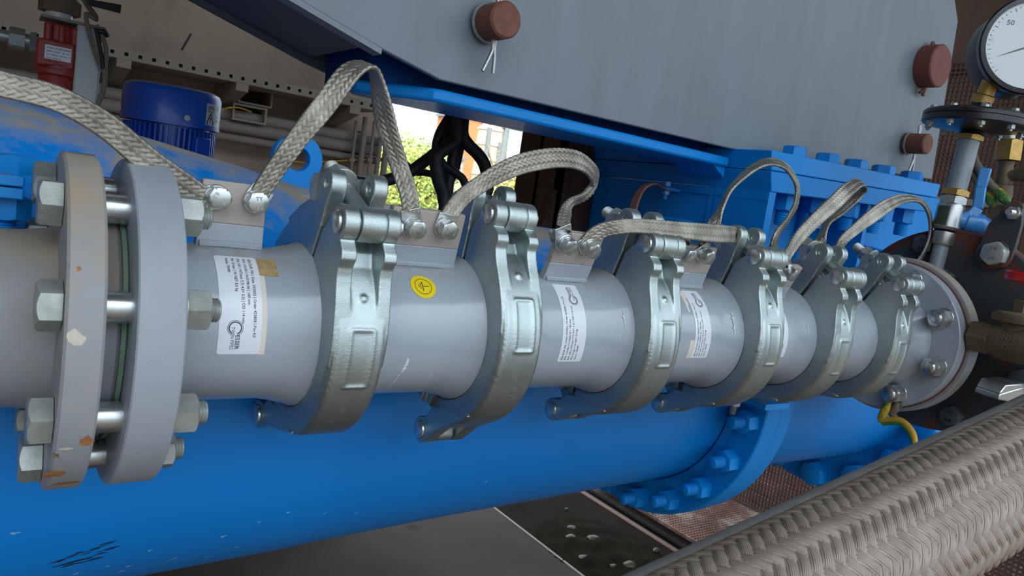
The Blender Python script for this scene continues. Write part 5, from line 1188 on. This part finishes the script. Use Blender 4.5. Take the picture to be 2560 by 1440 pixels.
b.add([(*(-d*12-n2*1), -2.2), (*(-d*12+n2*1), -2.2), (*(d*4+n2*1.4), -2.2), (*(d*(rg-16)), -2.2), (*(d*4-n2*1.4), -2.2)], [(0, 1, 2, 3, 4)], MG); part('needle', b, m_inkgrey, dl, smooth=False, fix=False)
nb = (MD@np.array([0, 0, 32, 1]))[:3]; gb = V(gc[0]*.4+nb[0]*.6, nb[1]*.8+gc[1]*.2, nb[2]+44)
b = MB(); b.lathe([(15, -4), (15, 8), (12, 10), (12, np.linalg.norm(gb-nb))], frame(nb, gb-nb), 24); part('neck', b, m_brass, gg)

# brass tee and nut behind, right edge
te = thing('brass_tee', 'dirty brass tee fitting with big hex nut behind the gauge riser, right edge', 'fitting', on(2510, 500, 0, 1330))
TXx = 1330
p = lambda px, py: on(px, py, 0, TXx)
b = MB(); d_ = unit(p(2524, 350)-p(2516, 402)); b.hexhead(34, np.linalg.norm(p(2524, 350)-p(2516, 402)), frame(p(2517, 402), d_)); part('hex_nut', b, m_brass, te)
b = MB(); b.tube([p(2517, 404), p(2513, 430), p(2500, 520)], [12, 10, 12, 15], 16, 4); b.tube([p(2508, 440), p(2535, 438), p(2580, 436)], [9, 9, 15], 16, 4); b.lathe([(13, 0), (15, 6), (15, 22), (12, 26)], frame(p(2504, 500), p(2508, 440)-p(2504, 500)), 20)
part('body', b, m_bronze, te)
b = MB(); b.tube([p(2524, 348), p(2526, 320), p(2530, 290)], 8, 12, 4); part('upper_tube', b, m_oldbolt, te)

# red handled bronze valve
bvv = thing('bronze_valve', 'dirty dark bronze valve body with raised lettering at the right edge', 'valve', on(2520, 830, 0, 1150))
VX = 1120.
p = lambda px, py, s=VX: on(px, py, 0, s)
cA, cB = p(2428, 838), p(2640, 880)
axv = unit(cB-cA); b = MB(); M = frame(cA, axv, (0, 0, 1))
LL = np.linalg.norm(cB-cA)
b.lathe([(15, -14), (15, 2)], M, 28); b.hexhead(40, 26, M@np.array([[1, 0, 0, 0], [0, 1, 0, 0], [0, 0, 1, 2], [0, 0, 0, 1.]])); b.lathe([(20, 26), (23, 34), (25, 44), (25, LL-20), (22, LL)], M, 40); part('body', b, m_bronze, bvv, ang=40)
vt = p(2590, 770); b = MB(); up_ = unit(p(2560, 700, VX)-p(2566, 800, VX)); bp0 = cA+axv*52
b.lathe([(18, 16), (18, 26), (30, 28), (31, 31), (31, 37), (28, 40), (12, 42)], frame(bp0, (0, 0, 1)), 40); b.hexhead(20, 16, frame(bp0+V(0, 0, 42), (0, 0, 1))); part('bonnet', b, m_bronze, bvv)
b = MB()
nv = unit(CAM-(cA+axv*48)); nv -= np.dot(nv, axv)*axv; nv = unit(nv); upv = np.cross(nv, axv); upv = upv if upv[2] > 0 else -upv
for i, s in enumerate(('DN32', 'PN25', '   1')):
    v, f = text_mesh(s, 9, True); v = v.copy(); a = (v[:, 1]+3-11*i)/25.3
    pts_ = cA+axv*40+np.outer(v[:, 0], axv)+np.outer(26.2*np.cos(a), nv)+np.outer(26.2*np.sin(a), upv); b.add(pts_, f)
part('raised_lettering', b, m_sleeve, bvv, smooth=False, fix=False, label='raised cast lettering')
rh = thing('valve_handle', 'red plastic handle end poking in from the right edge above the bronze valve', 'handle', p(2530, 705))
hc_ = p(2580, 702, 1090); b = MB(); b.lathe([(0, -6), (22, -6), (30, -5), (32, -1), (32, 4), (29, 7), (18, 7), (16, 4), (0, 4)], frame(hc_, (0.05, -.1, 1)), 48); part('grip', b, m_redhandle, rh)
# silver cast knuckle above the hose
kn = MB(); q = [on(x, y_, 1, -170) for x, y_ in [(2496, 1000), (2500, 985), (2515, 962), (2600, 955), (2600, 1020), (2520, 1010)]]
kn.hexa([q[1], q[3], q[4], q[0]], [a_+V(10, 34, 0) for a_ in (q[1], q[3], q[4], q[0])]); kn.hexa([q[1], q[2], q[3], q[3]-V(0, 0, 4)], [a_+V(10, 34, 0) for a_ in (q[1], q[2], q[3], q[3]-V(0, 0, 4))])
solo('cast_knuckle', kn, m_zincbolt, 'bright silver cast coupling piece peeking out above the hose at the right edge', 'coupling', bevel=4)

# ------------------------------------------------------------------ earth cable under the end flange
ec = thing('earth_wire', 'green and yellow earth wire looping down from under the end flange behind the hose', 'wire', on(2210, 1010, 0, 1085))
s1 = 1078
pp = lambda l, s=s1: [on(x, y_, 0, s) for x, y_ in l]
b = MB(); b.tube(pp([(2222, 1003), (2214, 1020), (2202, 1044), (2206, 1052), (2225, 1050), (2252, 1052), (2272, 1068), (2284, 1090), (2288, 1130)]), 4.6, 14, 8); part('wire', b, m_yel, ec)
P8 = pp([(2206, 1056), (2225, 1054), (2250, 1056), (2268, 1072), (2279, 1093), (2283, 1130)]); b = MB(); b.tube([q+V(-1.4, -1.8, -1.2) for q in P8], 3.4, 12, 8); part('green_stripe', b, mat('green_insulation', (52, 120, 52), .5), ec)
b = MB(); b.tube(pp([(2222, 1003), (2214, 1022), (2204, 1046)]), [4, 6.2, 6.2], 12, 4); part('wrapped_end', b, m_yg, ec)
b = MB(); b.tube(pp([(2244, 1005), (2238, 1022), (2230, 1034), (2242, 1048)], 1084), [4, 5.5, 5, 4], 12, 4); part('second_end', b, m_sleeve, ec)
b = MB(); q = on(2236, 998, 0, 1086); b.hexa([q+V(-2, -12, -10), q+V(-2, 12, -10), q+V(-2, 10, 16), q+V(-2, -10, 16)], [q+V(1, -12, -10), q+V(1, 12, -10), q+V(1, 10, 16), q+V(1, -10, 16)]); part('terminal', b, m_bronze, ec)

# ------------------------------------------------------------------ mesh panels and beam far right
grate('wall_grating', -1480, 395, 250, 2400, 3800, 'x', 'brown square-hole mesh panel standing far right behind the gauge riser', cell_mat=m_meshpanel)
b = MB(); b.box((3790, 240, 400), (3830, 2420, 430)); solo('mesh_rail', b, m_conduit, 'horizontal brown rail on top of the mesh panel at the right', 'rail', smooth=False)
grate('wall_grating', 440, 1100, 250, 2400, 3900, 'x', 'upper dark mesh panel behind the pressure gauge', cell_mat=m_meshpanel)
b = MB(); b.box((4100, 200, 1130), (4300, 2200, 1700)); solo('steel_beam', b, m_brown, 'dark red-brown steel beam behind the right edge of the grey trough', 'beam', smooth=False)

# ------------------------------------------------------------------ big braided hose, bottom right
fw = W[:, 2]
def camp(px, py, d): return CAM+ray(px, py)*(d/F)
h0_, h1_ = camp(2380, 1262, 587.), camp(2560, 1165, 638.)
hd = unit(h1_-h0_); HR = 50.
hs_ = h0_-hd*330; Lh = 760
ho = thing('braided_hose', 'thick steel-braided hose crossing the lower right corner', 'hose', tuple(hs_))
nv_ = 900; nu_ = 380
l = np.linspace(0, Lh, nv_); a = np.linspace(0, 2*PI, nu_, endpoint=False)
M = frame(hs_, hd, (0, 0, 1))
aa = (a*20/(2*PI))[None, :]+(l/10.5)[:, None]; bb = (a*20/(2*PI))[None, :]-(l/10.5)[:, None]+1200
rr = HR-2.4+weave_h(aa, bb)*2.6
X_ = rr*np.cos(a)[None, :]; Y_ = rr*np.sin(a)[None, :]; Z_ = np.repeat(l[:, None], nu_, 1)
v = np.stack([X_, Y_, Z_], 2).reshape(-1, 3)
i_ = np.arange(nv_-1)[:, None]*nu_; j_ = np.arange(nu_)[None, :]; j2 = (j_+1) % nu_
fq = np.stack([i_+j_, i_+j2, i_+nu_+j2, i_+nu_+j_], 2).reshape(-1, 4)
b = MB(); b.add(v, [], M); b.f = fq.tolist(); me = b.mesh('braid', ORG[ho.name], True, 80, False)
la = me.uv_layers.new(name='weave'); 
a_ext = np.concatenate([a, [2*PI]])
UA = np.stack([(a_ext*20/(2*PI))[None, :]+(l/10.5)[:, None], (a_ext*20/(2*PI))[None, :]-(l/10.5)[:, None]+1200], 2)
I = np.arange(nv_-1)[:, None]; J = np.arange(nu_)[None, :]
uvq = np.stack([UA[I, J], UA[I, J+1], UA[I+1, J+1], UA[I+1, J]], 2).reshape(-1, 2)
la.data.foreach_set('uv', uvq.ravel()); part('braid', None, m_hose, ho, me=me)
# worn rubber strip along the upper back of the hose
upc = np.array([W[0, 1], W[1, 1], W[2, 1]])   # picture-up only used to find the side that faces up
vw = unit(h0_-CAM); tn = unit(np.cross(hd, vw)); tn = tn if tn[2] > 0 else -tn; sd = unit(tn*math.cos(.15)-unit(vw-np.dot(vw, hd)*hd)*math.sin(.15)); bn = np.cross(hd, sd); b = MB(); v = []; n1, n2 = 300, 14
for k in range(n1+1):
    lz = Lh*k/n1; wob = .5*math.sin(k*.4)+.3*math.sin(k*1.3)
    for q in range(n2+1):
        t_ = math.radians(-22+44*q/n2); r_ = HR+1.6+.8*math.sin(q*PI/n2)+.2*wob; v.append(hs_+hd*lz+(sd*math.cos(t_)+bn*math.sin(t_))*r_)
b.add(v, [(k*(n2+1)+q, k*(n2+1)+q+1, (k+1)*(n2+1)+q+1, (k+1)*(n2+1)+q) for k in range(n1) for q in range(n2)]); part('edge_strip', b, m_strip, ho, fix=False)
